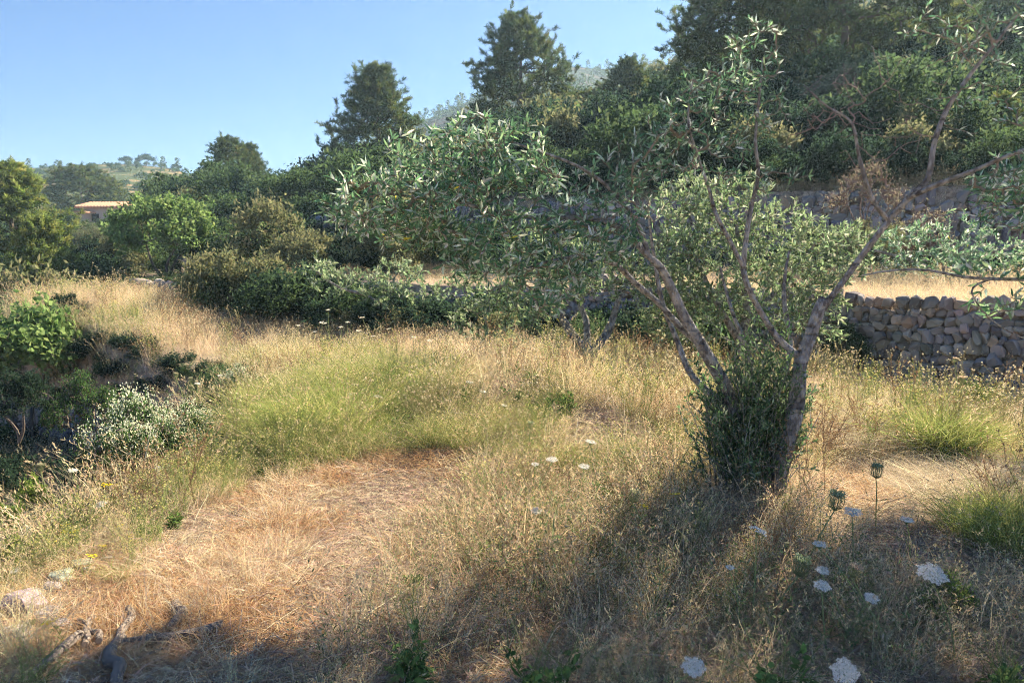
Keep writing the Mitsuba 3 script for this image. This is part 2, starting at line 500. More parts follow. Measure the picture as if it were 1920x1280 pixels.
def broad(gid, seed, h, w, cols, wts, blobs=26, tips=22, lv=16, L=.11, Wd=.055, trunk_h=.3, stems=1, spread=.16, low=.18, bsdf='leaf', bark=BARK_FAR, top_pts=None, flower=None, gap=1.0, droop=0.0):
    """A round-headed tree or bush: stems, branches grown to clumps of twigs, leaves round each twig."""
    rng = np.random.default_rng(seed)
    base = []
    for s in range(stems):
        a = s * 2.4 + rng.uniform(0, 1)
        out = 0 if stems == 1 else .22 * w
        for t in np.linspace(0, 1, 7):
            base.append((math.cos(a) * out * t ** 1.3 + .04 * h * math.sin(5 * t + seed), math.sin(a) * out * t ** 1.3, t * h * (trunk_h + .22)))
    base = np.array(base)
    tg = []
    for c in range(blobs):
        d = rand_dirs(rng, 1)[0]
        d[2] = abs(d[2]) * 1.0 - .25
        r = rng.uniform(.55, 1.0) ** .6
        cen = np.array([d[0] * w * .42 * r, d[1] * w * .42 * r, h * (low + (1 - low) * .45) + d[2] * h * (1 - low) * .5 * r])
        siz = np.array([1, 1, .75]) * min(w, h) * rng.uniform(.08, .17) * gap
        tg.append(cen + rng.normal(0, .55, (tips, 3)) * siz)
    tg = np.vstack(tg)
    tg[:, 2] = np.clip(tg[:, 2], h * low * .3, None) * (h / tg[:, 2].max())
    tg[:, :2] *= .5 * w / np.percentile(np.hypot(tg[:, 0], tg[:, 1]), 97)
    P, par, paths = grow(base, tg, rng, 3, .14, back=.5)
    m = MB()
    for s in range(stems):
        tube(m, base[s * 7:(s + 1) * 7], np.linspace(.035 * h, .012 * h, 7) / (stems ** .4), bark, 7)
    wood(m, P, par, len(base), .006, .48, bark, .03 * h)
    group(gid + '_wood', m.ply('twig'))
    c = MB()
    tip = np.array([p[-1] for p in paths])
    a, b = P[tip], P[par[tip]]
    d = unit(a - b)
    n = len(a) * lv
    pos = np.repeat(a, lv, 0) - np.repeat(d, lv, 0) * rng.uniform(-.3, 1.6, (n, 1)) * spread + rng.normal(0, spread * .45, (n, 3))
    ax = np.repeat(d, lv, 0) * .6 + rand_dirs(rng, n) * .9 + np.array([0, 0, .15 - droop])
    col = np.repeat(pick_cols(rng, cols, wts, len(a), .15), lv, 0)
    own = pick_cols(rng, cols, wts, n, .12)
    leaves(c, pos, ax, rand_dirs(rng, n) + np.array([0, 0, .7]), L * rng.uniform(.65, 1.2, n), Wd * rng.uniform(.8, 1.15, n), .5 * col + .5 * own)
    group(gid + '_crown', c.ply(bsdf))
    if flower:
        fl = MB()
        up = a[(a[:, 2] > h * flower[0]) & (np.sin(a[:, 0] * 3.1 + seed) > flower[2] if len(flower) > 2 else a[:, 2] > -9)]
        k = flower[1]
        pos = np.repeat(up, k, 0) + rng.normal(0, spread * .8, (len(up) * k, 3)) + np.array([0, 0, spread * .7])
        leaves(fl, pos, rand_dirs(rng, len(pos)), rand_dirs(rng, len(pos)) + np.array([0, 0, .8]), .024, .018, jitter_col(rng, (.74, .79, .60), len(pos), .08))
        group(gid + '_flower', fl.ply('petal'))


def tree(name, gid, wh, x, y, w, h, label, cat, rz=0.0, grp=None, sink=.12, flowers=False, z=None):
    key = numbered(name)
    z = H1(x, y) if z is None else z
    m = place(x, y, z - sink, rz, w / wh[0], None, (h + sink) / wh[1])
    bush = cat in ('bush', 'shrub', 'scrub')
    inst(f'{key}__' + ('stems' if bush else 'trunk'), gid + '_wood', m)
    inst(f'{key}__' + ('foliage' if bush else 'crown'), gid + '_crown', m)
    if flowers:
        inst(f'{key}__blossom', gid + '_flower', m)
    tag(key, label, cat, grp)
    return key


def at_px(px, top, wpx, Yd):
    """(x, ground, width, height) of something standing at distance Yd whose top shows at photo row top and which is wpx wide."""
    p = pt(px, top, Yd)
    g = H1(p[0], Yd)
    return p[0], p[2] - g, wpx / F * Yd * math.hypot(1, (px - PW / 2) / F) ** 0


OVAL = [(0, .2), (.12, .75), (.3, 1.0), (.5, .98), (.7, .78), (.86, .46), (1, .10)]
CONE = [(0, .25), (.12, .85), (.28, 1.0), (.5, .80), (.7, .56), (.88, .28), (1, .06)]
ROUND = [(0, .1), (.2, .55), (.4, .9), (.6, 1.0), (.8, .82), (.93, .5), (1, .2)]
pine('pine_a', 11, 11, 7, OVAL, PINE, bare=.06, clumps=130, tips=18)
pine('pine_b', 12, 9, 6, CONE, PINE, bare=.05, clumps=120, tips=18)
pine('pine_c', 13, 9, 7, ROUND, PINE, bare=.12, clumps=110, tips=18)
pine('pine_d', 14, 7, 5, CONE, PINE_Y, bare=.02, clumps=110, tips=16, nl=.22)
pine('pine_e', 15, 11, 9, ROUND, PINE, bare=.10, clumps=150, tips=20, nl=.26)
PW_ = {'pine_a': (7, 11), 'pine_b': (6, 9), 'pine_c': (7, 9), 'pine_d': (5, 7), 'pine_e': (9, 11)}
PINES = [  # group, px, top, width px, distance, rz, label
    ('pine_a', 972, 12, 178, 46, 20, 'tall full pine in the middle, the highest one against open sky'),
    ('pine_b', 704, 116, 165, 50, 80, 'cone shaped pine standing against the sky left of the tallest pine'),
    ('pine_a', 425, 250, 100, 60, 10, 'twin topped pine against the sky above the green fig tree'),
    ('pine_b', 466, 266, 76, 62, 130, 'lower half of the twin pines, sunlit on its right side'),
    ('pine_b', 1178, 106, 118, 47, 200, 'sunlit pine right of the tallest pine, in front of the mountain'),
    ('pine_c', 1104, 168, 92, 45, 300, 'shaded narrow pine between the tallest pine and the sunlit one'),
    ('pine_e', 1395, -70, 230, 36, 40, 'big dark pine at the left end of the wooded slope on the right'),
    ('pine_e', 1590, -190, 330, 33, 160, 'huge shaded pine filling the top right of the wooded slope'),
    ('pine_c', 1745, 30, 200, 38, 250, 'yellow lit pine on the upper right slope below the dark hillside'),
    ('pine_a', 1950, -120, 220, 40, 70, 'pine at the right edge of the picture, cut by the frame'),
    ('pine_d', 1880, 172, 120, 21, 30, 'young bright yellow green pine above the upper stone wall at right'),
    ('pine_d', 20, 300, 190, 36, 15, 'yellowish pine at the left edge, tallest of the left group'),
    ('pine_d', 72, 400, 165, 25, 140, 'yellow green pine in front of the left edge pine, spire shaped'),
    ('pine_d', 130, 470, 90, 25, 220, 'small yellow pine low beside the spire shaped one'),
    ('pine_c', 148, 306, 105, 98, 60, 'brownish pine on the left hill above the house roof'),
    ('pine_c', 196, 328, 70, 104, 90, 'thin pine on the left hill next to the brownish one'),
    ('pine_b', 602, 300, 46, 85, 150, 'small far pine left of the cone shaped pine'),
    ('pine_c', 560, 312, 52, 88, 190, 'far rounded pine in the gap of the skyline beside the small far pine'),
    ('pine_c', 1262, 190, 90, 50, 280, 'dim pine behind the foreground olive, beneath the mountain top'),
]
for gid, px, top, wp, Yd, rz, lab in PINES:
    x, h, w = at_px(px, top, wp, Yd)
    tree('pine_tree', gid, PW_[gid], x, Yd, w * 1.22, h, lab, 'pine tree', rz)

FIG = [(0.2, 0.312, 0.11), (0.288, 0.4, 0.154), (0.138, 0.213, 0.088)]
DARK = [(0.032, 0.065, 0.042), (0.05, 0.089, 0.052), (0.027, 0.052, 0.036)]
GREY = [(0.188, 0.219, 0.138), (0.263, 0.288, 0.194), (0.125, 0.163, 0.094)]
TAN = [(0.21, 0.23, 0.115), (0.28, 0.28, 0.16), (0.14, 0.165, 0.085)]
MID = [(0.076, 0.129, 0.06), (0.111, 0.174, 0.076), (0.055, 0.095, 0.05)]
broad('fig', 21, 4.2, 5, FIG, [4, 2, 3], blobs=34, tips=22, lv=14, L=.19, Wd=.13, trunk_h=.25, stems=3, low=.14)
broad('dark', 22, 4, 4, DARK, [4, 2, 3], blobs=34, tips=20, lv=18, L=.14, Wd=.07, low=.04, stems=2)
broad('grey', 23, 4, 4.2, GREY, [4, 2, 2], blobs=34, tips=22, lv=18, L=.12, Wd=.045, low=.12, stems=2)
broad('tan', 24, 4, 4, TAN, [3, 2, 2], blobs=30, tips=22, lv=15, L=.12, Wd=.05, low=.1, stems=2)
broad('mid', 25, 4, 4, MID, [3, 2, 2], blobs=34, tips=22, lv=17, L=.13, Wd=.06, low=.06, stems=2)
broad('fig_tall', 27, 3.0, 2.2, FIG, [4, 2, 3], blobs=26, tips=20, lv=14, L=.13, Wd=.10, trunk_h=.35, stems=2, low=.52)
BW = {'fig_tall': (2.2, 3.0), 'fig': (5, 4.2), 'dark': (4, 4), 'grey': (4.2, 4), 'tan': (4, 4), 'mid': (4, 4)}
BROAD = [  # group, px, top, width px, distance, rz, name, label, category
    ('fig', 305, 360, 185, 27, 0, 'broadleaf_tree', 'bright green fig tree with wide crown in the middle of the left side', 'tree'),
    ('fig', 388, 430, 90, 28, 90, 'broadleaf_tree', 'right hand bough tree of the bright green fig, lower and sunlit', 'tree'),
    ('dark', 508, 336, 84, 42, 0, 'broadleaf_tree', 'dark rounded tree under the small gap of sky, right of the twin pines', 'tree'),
    ('grey', 425, 352, 82, 44, 40, 'broadleaf_tree', 'grey green olive below the twin topped pine', 'tree'),
    ('fig', 492, 408, 135, 27, 200, 'broadleaf_tree', 'dark green fig with a leaning trunk beside the sunlit dry patch', 'tree'),
    ('grey', 180, 416, 125, 33, 100, 'broadleaf_tree', 'greyish olive tree below the house at left', 'tree'),
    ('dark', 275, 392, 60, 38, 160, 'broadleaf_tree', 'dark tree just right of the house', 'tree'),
    ('mid', 150, 412, 90, 40, 30, 'broadleaf_tree', 'dull green tree left in front of the house', 'tree'),
    ('tan', 592, 338, 95, 40, 80, 'broadleaf_tree', 'tan green tree in the sun left of the cone shaped pine', 'tree'),
    ('tan', 560, 370, 60, 36, 180, 'broadleaf_tree', 'small pale tree between the dark round tree and the foreground olive', 'tree'),
    ('fig', 1060, 195, 105, 39, 140, 'broadleaf_tree', 'fresh green tree at the foot of the tallest pine', 'tree'),
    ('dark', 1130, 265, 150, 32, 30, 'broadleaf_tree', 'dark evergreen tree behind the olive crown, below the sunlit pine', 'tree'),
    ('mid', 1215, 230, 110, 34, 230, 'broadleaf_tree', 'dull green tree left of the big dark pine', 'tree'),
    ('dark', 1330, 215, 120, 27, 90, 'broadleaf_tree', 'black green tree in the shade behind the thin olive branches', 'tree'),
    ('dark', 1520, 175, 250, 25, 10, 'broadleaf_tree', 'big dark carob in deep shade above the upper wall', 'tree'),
    ('grey', 1640, 105, 260, 26, 60, 'broadleaf_tree', 'large silvery tree catching light above the dark carob', 'tree'),
    ('grey', 1760, 170, 150, 24, 170, 'broadleaf_tree', 'silvery tree left of the young yellow pine', 'tree'),
    ('tan', 1700, 60, 120, 40, 10, 'broadleaf_tree', 'pale yellow tree lit by the sun high on the right slope', 'tree'),
    ('grey', 1925, 110, 130, 27, 10, 'broadleaf_tree', 'grey leaved tree at the right edge above the young yellow pine', 'tree'),
    ('mid', 690, 300, 170, 38, 120, 'broadleaf_tree', 'shaded tree at the foot of the cone shaped pine', 'tree'),
    ('mid', 860, 290, 150, 36, 60, 'broadleaf_tree', 'green tree between the cone shaped pine and the tallest pine', 'tree'),
    ('tan', 800, 330, 140, 32, 250, 'broadleaf_tree', 'dusty tree behind the left olive crown', 'tree'),
    ('mid', 640, 380, 120, 31, 100, 'broadleaf_tree', 'low green tree behind the left tip of the olive crown', 'tree'),
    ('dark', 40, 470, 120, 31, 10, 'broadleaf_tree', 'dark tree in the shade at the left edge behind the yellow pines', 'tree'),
    ('mid', 200, 500, 120, 26, 210, 'broadleaf_tree', 'shaded tree low between the yellow pines and the bright fig', 'tree'),
    ('fig_tall', 38, 556, 190, 13.4, 40, 'fig_bush', 'sunlit fig bush on the lower terrace at the left edge', 'bush'),
    ('fig_tall', -70, 575, 160, 13.2, 140, 'fig_bush', 'fig bush cut by the left frame on the lower terrace', 'bush'),
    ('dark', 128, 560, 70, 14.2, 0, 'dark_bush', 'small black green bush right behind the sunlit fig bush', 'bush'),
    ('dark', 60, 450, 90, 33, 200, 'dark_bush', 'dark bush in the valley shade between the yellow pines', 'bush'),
    ('mid', 222, 393, 75, 58, 70, 'broadleaf_tree', 'small tree hiding the lower half of the house', 'tree'),
    ('mid', 138, 392, 62, 60, 170, 'broadleaf_tree', 'small tree before the left end of the house', 'tree'),
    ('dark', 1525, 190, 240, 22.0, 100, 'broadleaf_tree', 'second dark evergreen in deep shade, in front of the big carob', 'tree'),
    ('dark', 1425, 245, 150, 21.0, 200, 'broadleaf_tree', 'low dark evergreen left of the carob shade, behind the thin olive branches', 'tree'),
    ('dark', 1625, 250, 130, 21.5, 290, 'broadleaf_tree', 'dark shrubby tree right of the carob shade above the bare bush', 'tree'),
    ('mid', 330, 520, 190, 24, 70, 'dark_bush', 'shaded undergrowth bush under the bright green fig', 'bush'),
    ('dark', 240, 530, 110, 23, 130, 'dark_bush', 'dark bush left under the bright green fig', 'bush'),
]
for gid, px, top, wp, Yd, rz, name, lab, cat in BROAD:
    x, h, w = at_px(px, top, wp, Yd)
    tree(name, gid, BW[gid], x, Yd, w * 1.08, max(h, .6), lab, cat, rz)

# scrub that fills the slopes as one mass
broad('scrub_a', 31, 1.4, 1.8, MID, [3, 2, 2], blobs=12, tips=16, lv=12, L=.10, Wd=.05, low=.0, stems=2, trunk_h=.1)
broad('scrub_b', 32, 1.4, 1.8, DARK, [3, 2, 2], blobs=12, tips=16, lv=12, L=.11, Wd=.055, low=.0, stems=2, trunk_h=.1)
broad('scrub_c', 33, 1.4, 1.8, TAN, [3, 2, 2], blobs=12, tips=16, lv=12, L=.10, Wd=.05, low=.0, stems=2, trunk_h=.1)
rng = np.random.default_rng(77)
cnt = 0


def scrub(x, y, s, kinds):
    global cnt
    cnt += 1
    g = ('scrub_a', 'scrub_b', 'scrub_c')[rng.choice(3, p=kinds)]
    inst(f'undergrowth__{cnt:03d}', g + '_crown', place(x, y, H1(x, y) - .1, rng.uniform(0, 360), s, None, s * rng.uniform(.7, 1.2)))


tag('undergrowth', 'mixed scrub and brambles covering the slopes between the trees', 'undergrowth', kind='stuff')
for k in range(1000):
    y = rng.uniform(18, 70)
    x = rng.uniform(-.82, .82) * y
    s1 = signed(np.array([x]), np.array([y]), WALL1, [(-60, 300), (900, 900), (900, -6)])[0]
    s2 = signed(np.array([x]), np.array([y]), WALL2, [(-60, 300), (900, 900), (900, 2)])[0]
    sl = signed(np.array([x]), np.array([y]), EDGE, [(-600, 400), (-900, 0), (-600, -12)])[0]
    if 36 < y and abs(960 + F * x / y - 200) < 75 and s1 < 0 or abs(960 + F * x / y - 200) < 75 and y > 36:
        continue
    if sl < .5 and s2 < 1.0 and not (1.6 < s1 and s2 < -.8 and y > 18 and rng.random() < .85):
        continue
    if s1 > 0 and s2 < .5 and abs(960 + F * x / y - 315) < 130 and y < 26:
        continue
    scrub(x, y, rng.uniform(.7, 1.5) * (1 + y / 70) * (.75 if s1 > 0 and s2 < .5 else 1), (.45, .3, .25) if x < 0 else (.35, .45, .2))
for k in range(90):  # the gully beyond the left edge
    y = rng.uniform(7, 21)
    x = rng.uniform(-.85 * y - 2, -.3 * y)
    sl = signed(np.array([x]), np.array([y]), EDGE, [(-600, 400), (-900, 0), (-600, -12)])[0]
    if sl > .9:
        scrub(x, y, rng.uniform(.35, .75), (.3, .6, .1))

for k in range(95):  # low growth along the foot of the far terrace wall
    t = rng.uniform(0, 1)
    i = np.interp(t, [0, 1], [5.6, 8.9])
    a, b = WALL1[int(i)], WALL1[int(i) + 1]
    p = a + (b - a) * (i - int(i))
    d = (b - a) / np.linalg.norm(b - a)
    q = p + np.array([-d[1], d[0]]) * rng.uniform(.15, 1.5)
    if math.sin(t * 41) + .5 * math.sin(t * 97) > .35:
        continue
    scrub(q[0], q[1], rng.uniform(.25, 1.0), (.35, .45, .20))
for k in range(150):  # shade plants on the bank above and before the upper wall at right
    y = rng.uniform(14.5, 23)
    x = rng.uniform(1.5, 13)
    s2 = signed(np.array([x]), np.array([y]), WALL2, [(-60, 300), (900, 900), (900, 2)])[0]
    if .3 < s2 < 3.6 or (-2.2 < s2 < -.9 and rng.random() < .6):
        scrub(x, y, rng.uniform(.45, 1.0) if s2 > 0 else rng.uniform(.35, .6), (.2, .8, .0))
for k in range(60):  # low growth on the upper terrace at the back
    y = rng.uniform(17.5, 27)
    x = rng.uniform(-13.5, .5)
    s1 = signed(np.array([x]), np.array([y]), WALL1, [(-60, 300), (900, 900), (900, -6)])[0]
    s2 = signed(np.array([x]), np.array([y]), WALL2, [(-60, 300), (900, 900), (900, 2)])[0]
    if s1 > 1.0 and s2 < -.4:
        scrub(x, y, rng.uniform(.45, .95) * (.6 if abs(960 + F * x / y - 315) < 130 else 1), (.45, .3, .25))
for k in range(420):  # brambles and rank plants on the bank of the gully
    y = rng.uniform(5.5, 18)
    x0 = np.interp(y, EDGE[:14, 1], EDGE[:14, 0]) if y < 15.2 else -10.6
    x = x0 - rng.uniform(.12, 1.7 if y > 8 else 2.4) ** 1.3
    scrub(x, y, rng.uniform(.18, .42), (.25, .7, .05))
# woods on the far slopes
cnt2 = 0
tag('distant_woodland', 'far trees and scrub dotted over the hazy hillsides', 'woodland', kind='stuff')
pine('far_pine', 41, 6, 4, OVAL, PINE, clumps=26, tips=9, needles=9, nl=.42, nw=.10)
broad('far_bush', 42, 3, 4, MID, [3, 2, 2], blobs=12, tips=10, lv=10, L=.34, Wd=.22, low=.0, stems=1, spread=.35)
for (ri, az, r0, r1), n, sc in ((hill, 1500, 1.0), (mount, 1500, 1.15), (slope, 700, .9)):
    for k in range(n):
        D = r0 + (r1 - r0) * rng.uniform(.02, 1.0) ** .8
        ta = rng.uniform(math.tan(az[0]) if D > 0 else 0, math.tan(az[-1]))
        if abs(ta) > .95:
            continue
        z = float(ri((D, ta)))
        if meshkit.fbm(np.array([[ta * D / 30, D / 30, 3.3]]), 3)[0] > {1.0: .74, 1.15: .66, .9: .80}[sc]:
            continue
        cnt2 += 1
        g = 'far_pine' if rng.random() < (.45 if sc > 1 else .22) else 'far_bush'
        s = (sc * rng.uniform(.5, 1.25) if sc < 1 else rng.uniform(.25, .62) if sc == 1.0 else rng.uniform(.3, .8)) * (.8 if D < 150 else .95)
        inst(f'distant_woodland__{cnt2:03d}', g + '_crown', place(ta * D, D, z - .3, rng.uniform(0, 360), s, None, s * rng.uniform(.8, 1.3)))
for px, lab in ((250, 'round bush on the left hill crest, left of the lone dark one'), (286, 'lone dark round tree on the crest of the left hill'), (342, 'tiny bush low on the right shoulder of the left hill crest')):
    D = 236.0
    ta = (px - PW / 2) / F
    z = float(hill[0]((D, ta)))
    key = tree('skyline_tree', 'dark', (4, 4), ta * D, D, {250: 4.5, 286: 6.5, 342: 3.2}[px], {250: 2.6, 286: 3.8, 342: 2.2}[px], lab, 'tree', px, z=z)

# ------------------------------------------------------------------ house below the left hill
def box(cx, cy, cz, sx, sy, sz):
    return trimesh.creation.box((sx, sy, sz), trimesh.transformations.translation_matrix((cx, cy, cz)))


scene['plaster'] = {'type': 'principled', 'base_color': {'type': 'rgb', 'value': [.55, .50, .46]}, 'roughness': .9}
scene['roof_tile'] = {'type': 'principled', 'base_color': mikit.proc(lambda p, n, uv: mix((.36, .19, .125), (.44, .27, .19), fbm(p.x * 2, p.y * 2, p.z * 2))), 'roughness': .85}
scene['dark_glass'] = {'type': 'principled', 'base_color': {'type': 'rgb', 'value': [.03, .035, .045]}, 'roughness': .15}
hp = pt(206, 388, 72)
hx, hy, hz = hp[0], 72.0, hp[2]
hb = H1(hx, hy) - .5
put('house__wall', mikit.ply(box(hx, hy + 2.5, (hz + hb) / 2, 5.2, 5, hz - hb), 'plaster'))
roof = trimesh.Trimesh(*[np.array(a) for a in ([(-3, 0, 0), (3, 0, 0), (3, 2.8, .55), (-3, 2.8, .55), (3, 5.8, 0), (-3, 5.8, 0), (-3, 0, -.12), (3, 0, -.12), (3, 5.8, -.12), (-3, 5.8, -.12)],
                                              [(0, 1, 2), (0, 2, 3), (3, 2, 4), (3, 4, 5), (6, 7, 1), (6, 1, 0), (6, 9, 8), (6, 8, 7), (1, 7, 8), (1, 8, 4), (1, 4, 2), (6, 0, 5), (6, 5, 9), (0, 3, 5), (8, 9, 5), (8, 5, 4)])], process=False)
roof.apply_translation((hx, hy - .5, hz))
put('house__roof', mikit.ply(roof, 'roof_tile'))
rw = [trimesh.creation.cylinder(.07, sections=6, segment=((hx - 2.9 + k * .29, hy - .52, hz + .03), (hx - 2.9 + k * .29, hy + 2.3, hz + .58))) for k in range(21)]
put('house__roof__tile_rows', mikit.ply(trimesh.util.concatenate(rw), 'roof_tile'))
tag('house__roof__tile_rows', kind='stuff')
for k, dx in enumerate((-1.5, 1.4)):
    put('house__window' + (f'_{k:03d}' if k else ''), mikit.ply(box(hx + dx, hy - .02, hz - 1.2, .9, .1, 1.1), 'dark_glass'))
tag('house', 'low pale house with an orange tiled roof below the left hill', 'house')
sp = pt(118, 398, 70)
put('shed__wall', mikit.ply(box(sp[0], 72, sp[2] - 1.2, 3.0, 3, 2.4), 'plaster'))
put('shed__roof', mikit.ply(box(sp[0], 72, sp[2] + .06, 3.8, 3.8, .14), 'roof_tile'))
put('shed__door', mikit.ply(box(sp[0], 70.48, sp[2] - 1.3, .9, .06, 1.9), 'dark_glass'))
tag('shed', 'small flat roofed outbuilding left of the tiled house', 'shed')


# ------------------------------------------------------------------ dry stone walls
STONE = [(0.299, 0.276, 0.265), (0.246, 0.23, 0.23), (0.37, 0.327, 0.294), (0.326, 0.258, 0.211), (0.189, 0.184, 0.191)]


def stone_mesh(rng, sx, sy, sz):
    p = rand_dirs(rng, 22)
    p = np.sign(p) * np.abs(p) ** .66
    p = p * np.array([sx, sy, sz]) * .56 * rng.uniform(.80, 1.04, (22, 1))
    hull = ConvexHull(p)
    f = hull.simplices.copy()
    c = p.mean(0)
    nn = np.cross(p[f[:, 1]] - p[f[:, 0]], p[f[:, 2]] - p[f[:, 0]])
    flip = np.einsum('ij,ij->i', nn, p[f[:, 0]] - c) < 0
    f[flip] = f[flip][:, ::-1]
    used = np.unique(f)
    re = np.zeros(len(p), int)
    re[used] = np.arange(len(used))
    return p[used], re[f]


def dry_wall(key, line, s0, s1, hmin, hmax, side, seed, size, keep, label, zoff=0.0, off=.05):
    """Stones coursed along a polyline; the biggest ones in view become parts, the rest one mass."""
    rng = np.random.default_rng(seed)
    seg = np.diff(line, axis=0)
    ln = np.linalg.norm(seg, axis=1)
    cum = np.concatenate([[0], np.cumsum(ln)])

    def at(s):
        k = int(np.clip(np.searchsorted(cum, s) - 1, 0, len(seg) - 1))
        d = seg[k] / ln[k]
        return line[k] + d * (s - cum[k]), d
    out = []
    z = 0.0
    while z < hmax:
        hc = size * rng.uniform(.55, 1.05)
        s = s0 + rng.uniform(0, .2)
        while s < s1:
            w = size * rng.uniform(.55, 1.0) * (1.6 if rng.random() < .22 else 1)
            p, d = at(s + w / 2)
            topl = hmin + (hmax - hmin) * meshkit.fbm(np.array([[s * .8, seed, 0.5]]), 3)[0]
            nrm = np.array([-d[1], d[0]]) * side
            if z + hc * .4 < topl:
                hh = hc * rng.uniform(.8, 1.45)
                c2 = p + nrm * (off + rng.normal(0, .025) - .16 * z)
                g = H1(*(p + nrm * .45)) if z == 0 else None
                v, f = stone_mesh(rng, w * 1.08, size * rng.uniform(1.0, 1.5), hh * 1.1)
                a = math.atan2(d[1], d[0])
                tl = rng.normal(0, .15)
                R = np.array([[math.cos(a), -math.sin(a), 0], [math.sin(a), math.cos(a), 0], [0, 0, 1]]) @ np.array([[math.cos(tl), 0, math.sin(tl)], [0, 1, 0], [-math.sin(tl), 0, math.cos(tl)]])
                base = zoff(p, nrm)
                zc = base + z + hh / 2 - .06 + rng.normal(0, .015)
                v = v @ R.T + np.array([c2[0], c2[1], zc])
                dist = np.linalg.norm(v.mean(0) - EYE)
                ang = abs(math.atan2(c2[0], c2[1]))
                out.append(((w * hh) / dist ** 2 * (1 if ang < math.radians(35) and c2[1] > 0 else .001), v, f, pick_cols(rng, STONE, [4, 3, 2, 1.5, 2], 1, .12, .03)[0]))
            s += w
        z += hc * .93
    out.sort(key=lambda o: -o[0])
    for k, (_, v, f, c) in enumerate(out[:keep]):
        m = MB()
        m.add(v, f, c * np.exp(rng.normal(0, .16, (len(v), 1))))
        put(f'{key}__stone' + (f'_{k:03d}' if k else ''), m.ply('stone'))
    if len(out) > keep:
        m = MB()
        for _, v, f, c in out[keep:]:
            m.add(v, f, c)
        put(f'{key}__rubble', m.ply('stone'))
        tag(f'{key}__rubble', kind='stuff')
    tag(key, label, 'stone wall')


dry_wall('dry_stone_wall', WALL1, 20.5, 35.5, 1.03, 1.3, 1, 51, .15, 300, 'dry stone terrace wall in shade at the right, below the strip of dry grass', zoff=lambda p, n: H1(*(p + n * .35)) - .05)
dry_wall('far_terrace_wall', WALL1, 35.5, 54, .8, 1.05, 1, 52, .22, 90, 'low purple shaded terrace wall at the back behind the small olive', zoff=lambda p, n: H1(*(p + n * .35)) - .05)
dry_wall('upper_stone_wall', WALL2, 24, 62, 1.55, 2.15, 1, 53, .30, 260, 'upper dry stone wall on the second terrace at right, half hidden by bushes', zoff=lambda p, n: H1(*(p + n * .45)) - .05)
dry_wall('edge_stone_wall', EDGE, 21, 31.5, .5, 1.25, 1, 54, .26, 90, 'crumbling shaded stone bank under the grassy bump at left', zoff=lambda p, n: H1(*(p + n * .9)) - .05, off=.60)

# ------------------------------------------------------------------ the foreground olive
OLIVE = [(0.097, 0.207, 0.12), (0.156, 0.285, 0.164), (0.492, 0.583, 0.491), (0.272, 0.415, 0.227), (0.7, 0.765, 0.655), (0.648, 0.557, 0.088)]
OLV_W = [3.6, 3.2, 2.4, 2.4, 1.1, .03]


def olive_leaves(mb, P, paths, rng, per=14, reach=.26, L=.062, Wd=.0135, wts=OLV_W, cols=OLIVE, start=.0):
    """Opposite pairs along the last stretch of every twig."""
    pos, ax, nr = [], [], []
    for path in paths:
        q = P[path]
        s = np.concatenate([[0], np.cumsum(np.linalg.norm(np.diff(q, axis=0), axis=1))])
        Lp = s[-1]
        use = min(reach * rng.uniform(.7, 1.3), Lp * (1 - start))
        k = max(2, int(per * use / reach / 2))
        sv = Lp - use + use * (np.arange(k) + .5) / k
        sv = np.append(sv, Lp)
        pp = np.stack([np.interp(sv, s, q[:, a]) for a in range(3)], 1)
        d = unit(q[-1] - q[-2])
        u, w = frames(d[None])
        for m, p in enumerate(pp):
            a = m * math.pi / 2 + rng.uniform(-.4, .4)
            for sg in (1, -1):
                rad = (math.cos(a) * u[0] + math.sin(a) * w[0]) * sg
                pos.append(p + rng.normal(0, .003, 3))
                ax.append(d * rng.uniform(.5, 1.1) + rad * rng.uniform(.6, 1.0) + np.array([0, 0, rng.uniform(-.12, .3)]) + rng.normal(0, .16, 3))
                nr.append(d * .8 - rad * .3 + rng.normal(0, .35, 3) + np.array([0, 0, .35]))
    pos, ax, nr = map(np.array, (pos, ax, nr))
    n = len(pos)
    leaves(mb, pos, ax, nr, L * rng.uniform(.65, 1.2, n), Wd * rng.uniform(.75, 1.2, n), pick_cols(rng, cols, wts, n, .16, .05), fine=True, curl=.07)


def limb_pts(pxs):
    return np.array([np.append(pt(px, py, Yd), r) for px, py, Yd, r in pxs])


